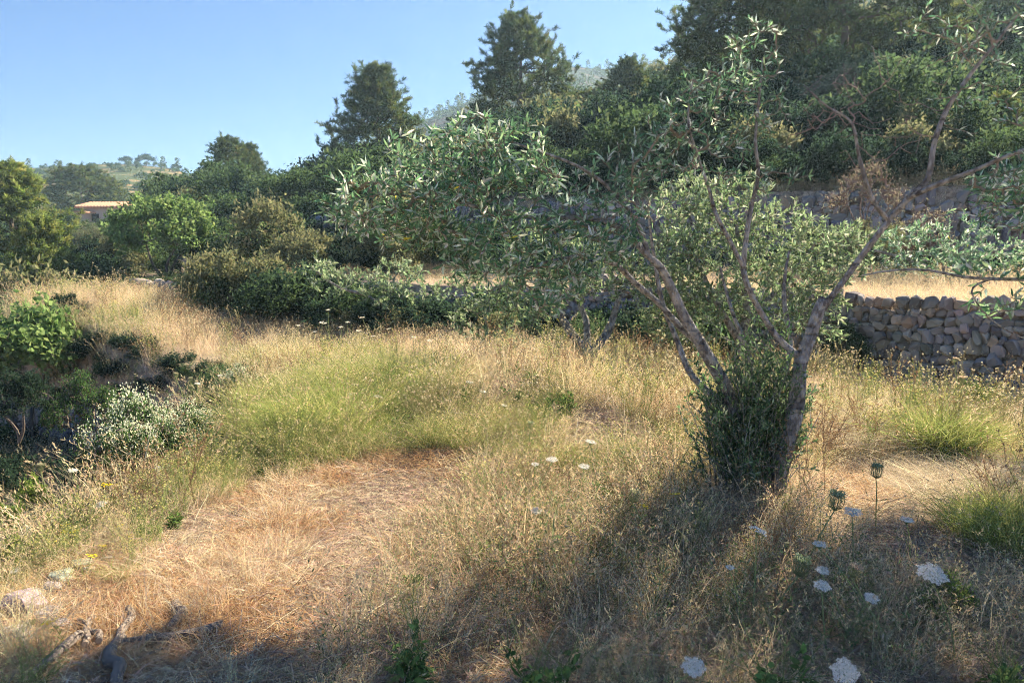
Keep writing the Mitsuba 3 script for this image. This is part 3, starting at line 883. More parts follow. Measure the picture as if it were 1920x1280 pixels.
# photo pixel, distance, radius
LIMBS = [
    ('trunk', [(1432, 1010, 4.62, .088), (1452, 930, 4.55, .082), (1474, 840, 4.5, .073), (1492, 770, 4.47, .079), (1500, 690, 4.45, .068), (1518, 630, 4.45, .06), (1538, 575, 4.45, .057), (1547, 560, 4.45, .05)]),
    ('limb', [(1545, 575, 4.45, .04), (1572, 540, 4.42, .027), (1608, 490, 4.38, .025), (1650, 435, 4.32, .024), (1700, 375, 4.25, .023), (1742, 330, 4.2, .019), (1752, 270, 4.2, .017), (1775, 205, 4.2, .015), (1812, 150, 4.15, .012), (1860, 90, 4.1, .009), (1915, 20, 4.0, .006)]),
    ('limb', [(1702, 372, 4.25, .018), (1760, 345, 4.1, .015), (1830, 318, 3.95, .013), (1890, 292, 3.85, .011), (1980, 260, 3.7, .012), (2060, 200, 3.6, .008)]),
    ('limb', [(1668, 415, 4.3, .017), (1638, 375, 4.25, .014), (1612, 300, 4.2, .011), (1598, 232, 4.2, .008), (1545, 195, 4.2, .006), (1508, 160, 4.2, .004)]),
    ('limb', [(1500, 668, 4.45, .04), (1462, 636, 4.4, .031), (1430, 590, 4.35, .026), (1408, 550, 4.3, .023), (1394, 500, 4.3, .021), (1400, 440, 4.3, .016), (1409, 385, 4.3, .014), (1422, 330, 4.28, .012), (1417, 260, 4.25, .010), (1424, 180, 4.25, .008), (1430, 110, 4.25, .006)]),
    ('limb', [(1394, 500, 4.3, .016), (1368, 450, 4.25, .014), (1342, 400, 4.2, .012), (1328, 350, 4.2, .010), (1308, 290, 4.15, .008), (1290, 220, 4.1, .006), (1300, 150, 4.1, .005)]),
    ('limb', [(1415, 1005, 4.68, .085), (1395, 880, 4.66, .08), (1380, 790, 4.63, .078), (1368, 740, 4.6, .068), (1340, 690, 4.55, .062), (1312, 640, 4.5, .057), (1288, 600, 4.45, .051), (1262, 545, 4.4, .043), (1238, 500, 4.35, .036), (1215, 480, 4.3, .028), (1160, 425, 4.2, .024), (1100, 408, 4.15, .021), (1035, 408, 4.1, .017), (960, 402, 4.0, .014), (880, 385, 3.95, .010), (780, 370, 3.95, .007), (690, 360, 3.95, .005)]),
    ('limb', [(1316, 645, 4.52, .045), (1275, 612, 4.55, .036), (1238, 570, 4.55, .030), (1190, 530, 4.5, .025), (1150, 495, 4.4, .019), (1095, 480, 4.25, .014), (1030, 490, 4.1, .010), (960, 515, 4.0, .006)]),
    ('limb', [(1372, 765, 4.62, .05), (1330, 735, 4.68, .041), (1295, 700, 4.75, .036), (1270, 640, 4.85, .028), (1240, 560, 4.9, .020), (1225, 470, 4.9, .012), (1215, 390, 4.9, .007)]),
    ('limb', [(1386, 800, 4.66, .045), (1405, 735, 4.75, .036), (1408, 690, 4.8, .026), (1395, 640, 4.85, .020), (1375, 590, 4.9, .014), (1350, 500, 4.95, .008)]),
    ('limb', [(1405, 830, 4.7, .05), (1440, 755, 4.75, .042), (1470, 705, 4.8, .034), (1482, 640, 4.85, .025), (1470, 560, 4.9, .016), (1480, 470, 4.95, .008)]),
    ('limb', [(1215, 478, 4.3, .02), (1205, 440, 4.25, .016), (1150, 360, 4.1, .012), (1080, 310, 4.0, .009), (1000, 280, 3.95, .007), (920, 255, 3.9, .005)]),
]
rng = np.random.default_rng(101)
SK = []
for k, (nm, px) in enumerate(LIMBS):
    raw = limb_pts(px)
    n = 14 + 3 * len(raw)
    q = spline(raw, n)
    rr = q[:, 3] * np.interp(q[:, 3], [.015, .03], [.9, .60])
    w = meshkit.noise(np.stack([np.linspace(0, 7, n), np.full(n, k * 3.3), np.zeros(n)], 1), 2) - .5
    q3 = q[:, :3] + (w * np.minimum(rr, .03) * .5)[:, None] * np.array([1, .5, .3])
    m = MB()
    tube(m, q3, rr, (.3, .27, .24), 12 if rr[0] > .03 else 7, lump=.07)
    j = sum(1 for a, _ in LIMBS[:k] if a == nm)
    put(f'olive_tree__{nm}' + (f'_{j:03d}' if j else ''), m.ply('bark', smooth=True))
    SK.append(q3)
tag('olive_tree', 'foreground olive tree with several grey trunks and a bushy base', 'olive tree')
SKN = np.vstack([s[::2] for s in SK])


def blob_targets(blobs, rng):
    out = []
    for px, py, Yd, rx, ry, rd, n in blobs:
        c = pt(px, py, Yd)
        d = rand_dirs(rng, n) * rng.uniform(0.15, 1, (n, 1)) ** .45
        out.append(c + d * np.array([rx / F * Yd, rd, ry / F * Yd]))
    return np.vstack(out)


LEFT_CROWN = [  # px, py, Y, rx px, ry px, depth m, twigs
    (690, 385, 4.0, 85, 75, .35, 62), (790, 330, 3.95, 95, 80, .4, 80), (880, 290, 3.95, 90, 75, .4, 80), (960, 290, 3.9, 80, 70, .35, 62), (870, 400, 3.85, 100, 70, .45, 85),
    (930, 470, 3.8, 80, 60, .3, 50), (1010, 380, 4.0, 90, 70, .35, 55), (1080, 470, 4.05, 85, 75, .35, 70), (1150, 430, 4.1, 60, 70, .3, 42), (1030, 540, 3.95, 60, 55, .25, 34), (880, 480, 3.75, 60, 45, .25, 26),
    (760, 420, 3.95, 90, 50, .3, 44), (1130, 340, 4.15, 50, 55, .25, 14)]
TOP_CROWN = [(1420, 100, 4.25, 55, 60, .25, 34), (1350, 170, 4.15, 80, 50, .25, 36), (1270, 220, 4.1, 55, 50, .25, 30), (1430, 200, 4.25, 60, 60, .3, 16), (1330, 290, 4.15, 70, 60, .3, 22), (1240, 290, 4.2, 50, 50, .25, 22),
             (1400, 330, 4.25, 60, 50, .25, 9), (1225, 360, 4.6, 60, 70, .3, 26), (1460, 330, 4.3, 50, 60, .25, 6), (1190, 300, 4.3, 35, 60, .2, 12)]
RIGHT_CROWN = [(1770, 60, 4.1, 80, 60, .3, 10), (1850, 120, 4.1, 70, 80, .3, 11), (1900, 40, 4.0, 60, 60, .3, 9), (1800, 220, 4.1, 70, 60, .3, 3), (1900, 330, 3.8, 70, 50, .25, 30), (1960, 200, 3.7, 60, 80, .3, 18), (1880, 400, 3.75, 60, 40, .2, 16)]
for nm, blobs, k in (('foliage', LEFT_CROWN, 15), ('foliage_001', TOP_CROWN, 11), ('foliage_002', RIGHT_CROWN, 8)):
    tg = blob_targets([b[:6] + (int(b[6] * 1.65),) for b in blobs], rng)
    P, par, paths = grow(SKN, tg, rng, 4, .13)
    m = MB()
    wood(m, P, par, len(SKN), .0022, .45, (.22, .19, .15), .012, 5)
    put('olive_tree__' + nm.replace('foliage', 'twigs'), m.ply('twig'))
    m = MB()
    olive_leaves(m, P, paths, rng, per=k * 1.6, reach=.24, L=.045 if nm != 'foliage' else .054, Wd=.0098 if nm != 'foliage' else .0118)
    put('olive_tree__' + nm, m.ply('leaf'))
    for q in (nm, nm.replace('foliage', 'twigs')):
        tag('olive_tree__' + q, kind='stuff')
# bare purple twigs on the right hand limb
tg = blob_targets([(1560, 190, 4.2, 60, 60, .3, 44), (1650, 260, 4.2, 70, 70, .3, 44), (1500, 250, 4.2, 40, 50, .2, 10), (1620, 150, 4.2, 60, 60, .3, 14), (1740, 150, 4.2, 60, 80, .3, 22), (1850, 60, 4.1, 70, 60, .3, 16)], rng)
P, par, paths = grow(np.vstack([s[::2] for s in (SK[1], SK[3])]), tg, rng, 3, .05)
m = MB()
wood(m, P, par, len(SK[1][::2]) + len(SK[3][::2]), .0013, .42, (.25, .19, .17), .008, 4)
put('olive_tree__dead_twigs', m.ply('twig'))
tag('olive_tree__dead_twigs', 'bare purplish twigs without leaves', kind='stuff')
# suckers at the base
m, lf = MB(), MB()
SUCK = [(0.075, 0.144, 0.073), (0.119, 0.194, 0.094), (0.25, 0.312, 0.213), (0.163, 0.263, 0.112)]
for k in range(125):
    a, r = rng.uniform(0, 2 * math.pi), .24 * math.sqrt(rng.random())
    x0, y0 = 1.44 + 1.0 * r * math.cos(a), 4.60 + .8 * r * math.sin(a)
    hh = rng.uniform(.25, 1.05) * rng.uniform(.6, 1.15)
    b, out = rng.uniform(0, 2 * math.pi), abs(rng.normal(0, .10)) + .02
    t = np.linspace(0, 1, 6)[:, None]
    bend = np.cumsum(rng.normal(0, .018, (6, 3)), 0) * t
    q = np.array([x0, y0, H1(x0, y0)]) + np.array([math.cos(b) * out, math.sin(b) * out, hh]) * np.hstack([t ** 1.2, t ** 1.2, t]) + bend
    edges(m, q[:-1], q[1:], np.linspace(.005, .0024, 5), np.linspace(.0045, .0018, 5), (.19, .18, .155), 4)
    if rng.random() < .08:
        continue
    olive_leaves(lf, q, [[0, 1, 2, 3, 4, 5]], rng, per=40, reach=hh * .7, L=.042, Wd=.0125, cols=SUCK, wts=[3, 3, 2, 2])
    for s in range(3):
        c = q[rng.integers(2, 6)]
        e = c + np.array([rng.normal(0, .10), rng.normal(0, .10), rng.uniform(.03, .2)])
        edges(m, c[None], e[None], np.array([.003]), np.array([.0015]), (.28, .26, .23), 4)
        olive_leaves(lf, np.array([c, (c + e) / 2, e]), [[0, 1, 2]], rng, per=14, reach=.2, L=.040, Wd=.012, cols=SUCK, wts=[3, 3, 2, 2])
for k in range(26):
    a, r = rng.uniform(0, 2 * math.pi), .26 * math.sqrt(rng.random())
    p0 = np.array([1.44 + r * math.cos(a), 4.56 + .8 * r * math.sin(a), 0])
    p0[2] = H1(p0[0], p0[1])
    p1 = p0 + np.array([rng.normal(0, .16), rng.normal(-.03, .12), rng.uniform(.15, .6)])
    edges(m, np.array([p0]), np.array([p1]), np.array([.0032]), np.array([.0016]), (.33, .31, .30), 4)
for k in range(250):
    d = rand_dirs(rng, 1)[0]
    d = d * rng.uniform(.5, 1.05) * (1 + .28 * math.sin(3 * math.atan2(d[1], d[0]) + 1 + 4 * d[2]) + .18 * math.sin(9 * d[0] + 5 * d[2]))
    c = np.array([1.43, 4.58, .50]) + d * np.array([.27, .24, .46])
    if c[2] < .14:
        continue
    e = c + np.array([d[0] * .07, d[1] * .07, rng.uniform(.04, .15)])
    edges(m, c[None], e[None], np.array([.0026]), np.array([.0014]), (.28, .26, .23), 4)
    olive_leaves(lf, np.array([c, (c + e) / 2, e]), [[0, 1, 2]], rng, per=22, reach=.2, L=.042, Wd=.0125, cols=SUCK, wts=[3, 3, 2, 2])
put('olive_tree__sucker_stems', m.ply('twig'))
put('olive_tree__sucker_leaves', lf.ply('leaf'))
tag('olive_tree__sucker_stems', 'grey tangle of thin stems at the foot', kind='stuff')
tag('olive_tree__sucker_leaves', 'dense small leaves of the shoots round the foot', kind='stuff')


# ------------------------------------------------------------------ other olives near by
def small_olive(name, limbs, blobs, seed, label, per, L, Wd, cols=OLIVE, wts=OLV_W, reach=.24, col=(.22, .19, .16)):
    rng = np.random.default_rng(seed)
    key = numbered(name)
    sk = []
    for k, px in enumerate(limbs):
        raw = limb_pts(px)
        n = 10 + 2 * len(raw)
        q = spline(raw, n)
        if k == 0:
            q[0, 2] = H1(q[0, 0], q[0, 1]) - .05
        m = MB()
        tube(m, q[:, :3], q[:, 3], (.3, .27, .24), 10, lump=.1)
        put(f'{key}__' + ('trunk' if k == 0 else 'limb' + (f'_{k - 1:03d}' if k > 1 else '')), m.ply('bark', smooth=True))
        sk.append(q[:, :3])
    skn = np.vstack(sk)
    tg = blob_targets(blobs, rng)
    P, par, paths = grow(skn, tg, rng, 4, .15)
    m = MB()
    wood(m, P, par, len(skn), .0026, .45, col, .014, 4)
    put(f'{key}__twigs', m.ply('twig'))
    m = MB()
    olive_leaves(m, P, paths, rng, per=per, reach=reach, L=L, Wd=Wd, cols=cols, wts=wts)
    put(f'{key}__foliage', m.ply('leaf'))
    tag(f'{key}__twigs', kind='stuff')
    tag(f'{key}__foliage', kind='stuff')
    tag(key, label, 'olive tree')


PALE = [(0.2, 0.29, 0.16), (0.28, 0.37, 0.21), (0.42, 0.48, 0.36), (0.13, 0.2, 0.1)]
PW4 = [3, 3, 2, 2]
small_olive('olive_tree', [[(1100, 735, 8.9, .10), (1102, 690, 8.9, .095), (1098, 650, 8.9, .09)],
                           [(1098, 655, 8.9, .075), (1075, 630, 8.8, .055), (1050, 590, 8.75, .045), (1035, 560, 8.7, .035), (1000, 500, 8.6, .02)],
                           [(1104, 690, 8.9, .07), (1112, 660, 8.95, .06), (1135, 630, 9.0, .055), (1148, 600, 9.0, .045), (1160, 560, 9.0, .03), (1190, 500, 9.1, .02)],
                           [(1100, 660, 8.95, .05), (1100, 610, 9.1, .04), (1085, 560, 9.2, .03), (1080, 500, 9.3, .02)]],
            [(900, 550, 8.7, 90, 60, .7, 90), (990, 560, 8.8, 70, 70, .7, 70), (1090, 510, 9.0, 100, 60, .8, 120), (1190, 520, 9.1, 70, 70, .7, 90), (1040, 460, 9.0, 110, 60, .8, 100), (900, 600, 8.9, 60, 45, .5, 46), (960, 630, 8.9, 40, 35, .4, 20)],
            201, 'second olive tree with forked trunk in the tall dry grass, in the middle', 18, .075, .021, PALE + [(.07, .12, .055)], PW4 + [2])
small_olive('olive_tree', [[(1385, 690, 9.6, .07), (1388, 640, 9.6, .06), (1400, 590, 9.6, .05), (1390, 500, 9.6, .035), (1380, 420, 9.6, .02)],
                           [(1388, 640, 9.6, .05), (1340, 560, 9.5, .035), (1300, 470, 9.5, .02)],
                           [(1400, 600, 9.6, .04), (1470, 530, 9.7, .03), (1530, 450, 9.8, .02)]],
            [(1290, 400, 9.4, 70, 90, .8, 187), (1370, 400, 9.6, 90, 90, .9, 204), (1460, 450, 9.7, 90, 80, .9, 221), (1540, 500, 9.8, 70, 70, .8, 170), (1330, 510, 9.5, 90, 80, .9, 221), (1430, 560, 9.6, 90, 70, .8, 187), (1260, 500, 9.4, 60, 90, .7, 136),
             (1540, 590, 9.6, 50, 60, .6, 85), (1250, 600, 9.4, 50, 50, .5, 68), (1600, 460, 9.9, 40, 60, .6, 68), (1300, 600, 9.5, 60, 50, .6, 85)],
            202, 'broad pale leaved olive directly behind the foreground olive', 18, .080, .023, PALE, PW4)
small_olive('olive_tree', [[(706, 640, 14.5, .05), (708, 600, 14.5, .045), (712, 560, 14.5, .04)],
                           [(712, 575, 14.5, .04), (690, 555, 14.4, .032), (640, 540, 14.3, .025), (590, 505, 14.2, .015)],
                           [(708, 610, 14.5, .035), (725, 570, 14.6, .03), (740, 520, 14.7, .02)]],
            [(745, 515, 14.6, 50, 35, .9, 60), (690, 535, 14.5, 50, 35, .9, 45), (620, 525, 14.4, 55, 35, .9, 40), (740, 560, 14.6, 45, 35, .8, 45), (790, 540, 14.6, 40, 35, .8, 36), (600, 500, 14.3, 30, 25, .6, 14)],
            203, 'small thin olive with slanting branches in front of the far terrace wall', 18, .095, .03, PALE, PW4, .3)
small_olive('olive_tree', [[(1780, 600, 13.5, .09), (1775, 540, 13.5, .08), (1770, 500, 13.5, .06)],
                           [(1772, 520, 13.5, .05), (1710, 490, 13.4, .035), (1640, 470, 13.2, .02)],
                           [(1774, 520, 13.5, .05), (1840, 480, 13.5, .035), (1920, 460, 13.5, .02)]],
            [(1700, 455, 13.3, 60, 40, .9, 70), (1780, 440, 13.5, 70, 50, 1.0, 90), (1860, 480, 13.4, 70, 45, 1.0, 90), (1760, 495, 13.2, 90, 35, .9, 90), (1930, 500, 13.4, 60, 50, .9, 60), (1680, 500, 13.2, 50, 25, .6, 30)],
            204, 'spreading grey green olive on the strip of dry grass above the right wall', 18, .09, .026, OLIVE, OLV_W, .3)
# olive standing outside the right edge whose boughs hang into view
small_olive('olive_tree', [[(2390, 1010, 5.0, .11), (2380, 880, 5.0, .10), (2350, 760, 5.0, .09), (2330, 640, 5.0, .07)],
                           [(2330, 660, 5.0, .06), (2220, 560, 5.1, .04), (2080, 540, 5.2, .02), (1960, 525, 5.2, .013), (1830, 522, 5.3, .010), (1720, 505, 5.4, .008), (1615, 517, 5.5, .005)],
                           [(2330, 640, 5.0, .06), (2230, 480, 4.9, .04), (2100, 400, 4.9, .02), (1960, 370, 4.8, .010), (1900, 380, 4.8, .006)],
                           [(1860, 523, 5.3, .007), (1822, 545, 5.3, .006), (1850, 590, 5.3, .005), (1925, 635, 5.3, .004)],
                           [(2330, 650, 5.0, .06), (2400, 500, 5.2, .04), (2420, 330, 5.4, .02)]],
            [(1900, 345, 4.8, 55, 50, .35, 46), (1950, 400, 4.8, 50, 50, .35, 30), (1880, 560, 5.3, 50, 45, .25, 12), (1820, 500, 5.3, 60, 20, .2, 7), (2100, 450, 4.9, 130, 120, .6, 90), (2300, 420, 5.0, 160, 140, .8, 110), (2420, 300, 5.3, 150, 120, .8, 80), (2120, 600, 5.1, 100, 60, .5, 40)],
            205, 'olive at the right edge whose dark leafy bough and thin twigs hang into view', 15, .085, .02)

small_olive('olive_tree', [[(2200, 480, 9.3, .13), (2200, 300, 9.0, .12), (2180, 160, 8.8, .10)],
                           [(2185, 200, 8.8, .08), (2130, 40, 8.2, .05), (2060, -120, 7.6, .03), (2000, -220, 7.2, .02)],
                           [(2182, 180, 8.8, .08), (2250, -20, 8.4, .05), (2280, -250, 7.8, .03)],
                           [(2190, 220, 8.8, .07), (2330, 60, 8.0, .04), (2380, -160, 7.2, .02)]],
            [(1560, -250, 7.0, 110, 70, .6, 70), (1640, -330, 7.6, 140, 70, .7, 70), (1850, -200, 7.0, 130, 70, .7, 76), (2020, -230, 7.0, 170, 110, 1.0, 144), (2200, -260, 7.2, 180, 120, 1.1, 144), (2120, -120, 7.4, 110, 80, .9, 85), (2350, -180, 7.0, 150, 130, 1.0, 93), (2300, -60, 7.6, 90, 90, .7, 51), (1960, -330, 7.0, 200, 80, .8, 76), (1720, -260, 6.8, 110, 60, .6, 42)],
            206, 'taller olive on the upper terrace just outside the right edge', 16, .13, .045, OLIVE, OLV_W, .3)

# ------------------------------------------------------------------ white flowered shrubs and other bushes on the near terraces
GRN = [(0.078, 0.156, 0.052), (0.117, 0.208, 0.065), (0.058, 0.111, 0.046)]
BRG = [(0.204, 0.312, 0.066), (0.288, 0.372, 0.096), (0.132, 0.216, 0.054)]
broad('clematis', 61, 1.1, 1.5, GRN, [3, 2, 2], blobs=26, tips=26, lv=12, L=.042, Wd=.020, low=.0, stems=5, trunk_h=.15, spread=.05, flower=(.58, 9))
broad('bramble', 62, .8, 1.0, BRG, [3, 2, 2], blobs=16, tips=18, lv=8, L=.06, Wd=.045, low=.0, stems=4, trunk_h=.2, spread=.06)
broad('herb', 63, .6, .8, BRG, [3, 2, 2], blobs=20, tips=22, lv=16, L=.03, Wd=.008, low=.0, stems=8, trunk_h=.4, spread=.05)
broad('drybush', 64, 1.2, 1.5, [(.30, .25, .20), (.36, .31, .22), (.24, .24, .15)], [1, 1, 1], blobs=22, tips=20, lv=4, L=.04, Wd=.014, low=.0, stems=6, trunk_h=.3, spread=.06, bark=(.26, .19, .16))
NW = {'clematis': (1.5, 1.1), 'bramble': (1.0, .8), 'herb': (.8, .6), 'drybush': (1.5, 1.2), 'dark': (4, 4), 'mid': (4, 4), 'fig': (5, 4.2), 'tan': (4, 4), 'grey': (4.2, 4)}
BUSH = [  # group, px, top, width px, Y, rz, name, label, flowers
    ('clematis', 240, 734, 190, 5.9, 0, 'flowering_shrub', 'white blossoming shrub in the sun at the left terrace edge', True),
    ('clematis', 350, 756, 150, 6.4, 130, 'flowering_shrub', 'white blossoming shrub right of the brighter one, half in shade', True),
    ('clematis', 150, 692, 125, 10.5, 60, 'flowering_shrub', 'dark green shrub flecked with a little white in the shaded gully', False),
    ('clematis', 448, 682, 70, 8.2, 200, 'flowering_shrub', 'pale flecked shrub where the terrace edge bends', True),
    ('dark', 25, 690, 110, 10.5, 200, 'dark_bush', 'dark shrub below the fig bush at the left edge', False),
    ('bramble', 62, 893, 62, 5.2, 0, 'bramble', 'bright yellow green broad leaved plant at the left edge', False),
    ('bramble', 12, 940, 55, 4.8, 90, 'bramble', 'sunlit broad leaved plant cut by the left frame', False),
    ('herb', 310, 868, 150, 5.6, 0, 'herb_bush', 'fresh green feathery herb bush beside the dry path', False),
    ('herb', 390, 858, 90, 6.0, 120, 'herb_bush', 'green feathery herb right next to the bigger herb bush', False),
    ('herb', 130, 935, 130, 4.7, 30, 'herb_bush', 'green herb bush among yellow flowers at the left edge', False),
    ('herb', 40, 1000, 130, 4.2, 200, 'herb_bush', 'shaded green herb below the bright broad leaved plants', False),
    ('herb', 505, 720, 80, 8.2, 80, 'herb_bush', 'yellow green herb bush at the back end of the green grass', False),
    ('herb', 1775, 1085, 110, 3.2, 80, 'herb_bush', 'bright green leafy herb under the big white umbel at right', False),
    ('drybush', 1625, 285, 130, 15.0, 0, 'dry_bush', 'bare purplish twiggy bush in front of the upper wall', False),
    ('drybush', 1720, 372, 150, 15.0, 60, 'dry_bush', 'rounded brown dry bush on the upper terrace below the upper wall', False),
    ('tan', 1640, 405, 120, 14.5, 60, 'terrace_bush', 'tan green bush right behind the strip of dry grass', False),
    ('mid', 1690, 445, 150, 15.5, 10, 'terrace_bush', 'dark hollow bush under the thick right hand olive branch', False),
    ('mid', 1520, 420, 120, 14, 10, 'terrace_bush', 'green bush beside the upper wall behind the foreground trunk', False),
    ('tan', 660, 460, 120, 24, 10, 'terrace_bush', 'sunlit tan bush on the terrace above the far wall', False),
    ('mid', 560, 528, 130, 16.8, 90, 'terrace_bush', 'shaded bush in front of the far wall, left of the small olive', False),
    ('dark', 900, 560, 110, 14.2, 90, 'terrace_bush', 'dark bush in the shade below the left olive crown', False),
    ('dark', 800, 565, 130, 14.8, 10, 'terrace_bush', 'low dark bush right of the small thin olive', False),
    ('dark', 470, 535, 110, 17.0, 190, 'terrace_bush', 'dull bush at the back left below the sunlit dry patch', False),
    ('dark', 1240, 620, 70, 12.5, 190, 'terrace_bush', 'dark green bush between the two nearest olive trunks', False),
    ('mid', 1590, 600, 90, 10.6, 190, 'terrace_bush', 'leafy bush at the left end of the right stone wall', False),
]
for gid, px, top, wp, Yd, rz, name, lab, fl in BUSH:
    x, h, w = at_px(px, top, wp, Yd)
    top_z = H1(x, Yd) + h
    h = min(max(h, .25), 1.25 * w)
    tree(name, gid, NW[gid], x, Yd, w * 1.1, h, lab, 'bush', rz, sink=.05, flowers=fl, z=max(H1(x, Yd), top_z - h))

# ------------------------------------------------------------------ grass
STRAW = [(0.65, 0.6, 0.39), (0.76, 0.72, 0.51), (0.53, 0.45, 0.28), (0.46, 0.46, 0.26)]
ORANGE = [(0.66, 0.54, 0.38), (0.76, 0.66, 0.51), (0.52, 0.39, 0.27), (0.8, 0.72, 0.58)]
GREENG = [(.33, .38, .14), (.45, .46, .20), (.24, .31, .09), (.60, .54, .29)]
OLIVEG = [(.43, .43, .19), (.55, .52, .26), (.32, .35, .14), (.66, .57, .33)]
PALEH = [(.72, .65, .52), (.62, .54, .40), (.80, .75, .62), (.52, .44, .32)]
UPZ = np.array([0, 0, 1.0])


def clump(gid, seed, n, rad, hlo, hhi, w, lean, droop, cols, wts, segs=3, heads=0.0, leafy=0, leafcol=None, litter=0):
    rng = np.random.default_rng(seed)
    mb = MB()
    a, r = rng.uniform(0, 2 * np.pi, n), rad * np.sqrt(rng.uniform(0, 1, n))
    root = np.stack([np.cos(a) * r, np.sin(a) * r, np.full(n, -.02)], 1)
    la = a + rng.normal(0, 1.1, n)
    ln = np.stack([np.cos(la), np.sin(la), 0 * la], 1) * np.abs(rng.normal(lean, lean * .5, n))[:, None]
    h = rng.uniform(hlo, hhi, n)
    c = pick_cols(rng, cols, wts, n, .16, .05)
    tip, td = ribbons(mb, root, np.broadcast_to(UPZ, (n, 3)), ln, h, w * rng.uniform(.55, 1.2, n) * (1 + 1.3 * (rng.random(n) < .12)), np.clip(rng.normal(droop, .2, n), 0, 1.4), c * .92, c, segs)
    k = int(n * heads)
    if k:
        t, d = tip[:k], td[:k]
        for s in range(5):
            p = t - d * (s * .013) + rng.normal(0, .004, (k, 3))
            leaves(mb, p, d + rng.normal(0, .45, (k, 3)), rand_dirs(rng, k), .024, .006, jitter_col(rng, (.70, .58, .38), k, .14))
    if leafy:
        m = leafy
        b = rng.integers(0, n, m)
        f = rng.uniform(.2, 1, (m, 1))
        p = root[b] * (1 - f) + tip[b] * f + rng.normal(0, .012, (m, 3))
        leaves(mb, p, rand_dirs(rng, m) + UPZ * .5, rand_dirs(rng, m), .024 * rng.uniform(.6, 1.5, m), .008, pick_cols(rng, leafcol, np.ones(len(leafcol)), m, .18))
    if litter:
        m = litter
        a, r = rng.uniform(0, 2 * np.pi, m), rad * 1.2 * np.sqrt(rng.uniform(0, 1, m))
        p = np.stack([np.cos(a) * r, np.sin(a) * r, rng.uniform(.0, .025, m)], 1)
        d = rand_dirs(rng, m) * np.array([1, 1, .18])
        leaves(mb, p, d, rand_dirs(rng, m) + UPZ, rng.uniform(.03, .11, m), .0035, pick_cols(rng, cols, wts, m, .2), curl=.1)
    group(gid, mb.ply('straw'))


for k in range(4):
    clump(f'tall_{k}', 300 + k, 62, .22, .28, .62, .0042, .34, .35, STRAW, [4, 3, 2, 1.5], 3, heads=.75)
    clump(f'mixed_{k}', 310 + k, 70, .22, .22, .52, .0040, .36, .4, OLIVEG, [3, 3, 2, 3], 3, heads=.45)
    clump(f'rust_{k}', 320 + k, 62, .22, .24, .52, .0042, .32, .3, ORANGE, [3, 3, 2, 2], 3, heads=.7)
    clump(f'short_{k}', 330 + k, 120, .20, .03, .14, .0036, .7, .5, ORANGE if k < 2 else [(.54, .38, .22), (.43, .29, .17), (.64, .49, .32), (.36, .26, .18)], [4, 3, 2, 2], 2, litter=90)
    clump(f'grit_{k}', 340 + k, 40, .20, .02, .08, .0034, .9, .5, [(.52, .44, .37), (.64, .55, .45), (.36, .29, .25), (.68, .57, .44)], [2, 2, 2, 2], 2, litter=150)
    clump(f'weed_{k}', 350 + k, 46, .20, .12, .38, .0036, .45, .3, [(.52, .44, .29), (.28, .30, .15), (.62, .52, .37), (.40, .29, .20)], [3, 2, 2, 2], 3, heads=.25, leafy=150, leafcol=[(.13, .20, .085), (.19, .26, .11), (.42, .33, .2), (.5, .44, .31)])
    clump(f'green_{k}', 360 + k, 150, .12, .22, .46, .0034, .45, .55, GREENG, [3, 3, 2, 2], 4, heads=.05)
    clump(f'lush_{k}', 410 + k, 190, .13, .24, .46, .0036, .42, .55, [(.31, .38, .12), (.42, .46, .17), (.22, .29, .09), (.52, .50, .23)], [3, 3, 2, 1], 4, heads=.04)
    clump(f'hay_{k}', 370 + k, 190, .22, .12, .28, .0024, .75, .8, PALEH, [3, 3, 2, 2], 4)
    clump(f'far_{k}', 380 + k, 34, .34, .25, .6, .010, .34, .35, STRAW, [3, 2, 3, 1.5], 2)
    clump(f'shade_{k}', 390 + k, 60, .22, .20, .55, .0040, .35, .4, [(.56, .48, .34), (.68, .60, .45), (.42, .34, .24), (.30, .32, .17)], [3, 2, 2, 2], 3, heads=.6, leafy=50, leafcol=[(.10, .145, .06), (.20, .2, .1)])


def herb_clump(gid, seed, n, h, leafcol, stemcol, ball=None, leaf=.03, lw=.011, per=14, rad=.10, br=3):
    """A weed of branching stems with leaves, or with small round seed heads."""
    rng = np.random.default_rng(seed)
    mb = MB()
    for k in range(n):
        a = rng.uniform(0, 6.28)
        p0 = np.array([math.cos(a), math.sin(a), 0]) * rad * rng.random()
        hh = h * rng.uniform(.6, 1.15)
        top = p0 + np.array([rng.normal(0, .22) * hh, rng.normal(0, .22) * hh, hh])
        t = np.linspace(0, 1, 5)[:, None]
        q = p0 + (top - p0) * t + rng.normal(0, .012, (5, 3)) * t
        edges(mb, q[:-1], q[1:], np.full(4, .0017), np.full(4, .0014), stemcol, 3)
        tips = [q[-1]]
        for b in range(br):
            f = rng.uniform(.45, .95)
            s0 = p0 + (top - p0) * f
            e = s0 + np.array([rng.normal(0, .07), rng.normal(0, .07), rng.uniform(.03, .14)])
            edges(mb, s0[None], e[None], np.array([.0013]), np.array([.001]), stemcol, 3)
            tips.append(e)
        f = rng.uniform(0, .95, (per, 1)) ** .8
        p = p0 + (top - p0) * f + rng.normal(0, .004, (per, 3))
        leaves(mb, p, rand_dirs(rng, per) * np.array([1, 1, .6]) + UPZ * .25, rand_dirs(rng, per) + UPZ, leaf * (1.25 - f[:, 0]) * rng.uniform(.7, 1.2, per), lw, pick_cols(rng, leafcol, np.ones(len(leafcol)), per, .18), fine=leaf > .05)
        if ball:
            for e in tips:
                m = 12
                d = rand_dirs(rng, m)
                leaves(mb, e + d * .002, d, rand_dirs(rng, m), .0075, .006, jitter_col(rng, ball, m, .12))
    group(gid, mb.ply('straw'))


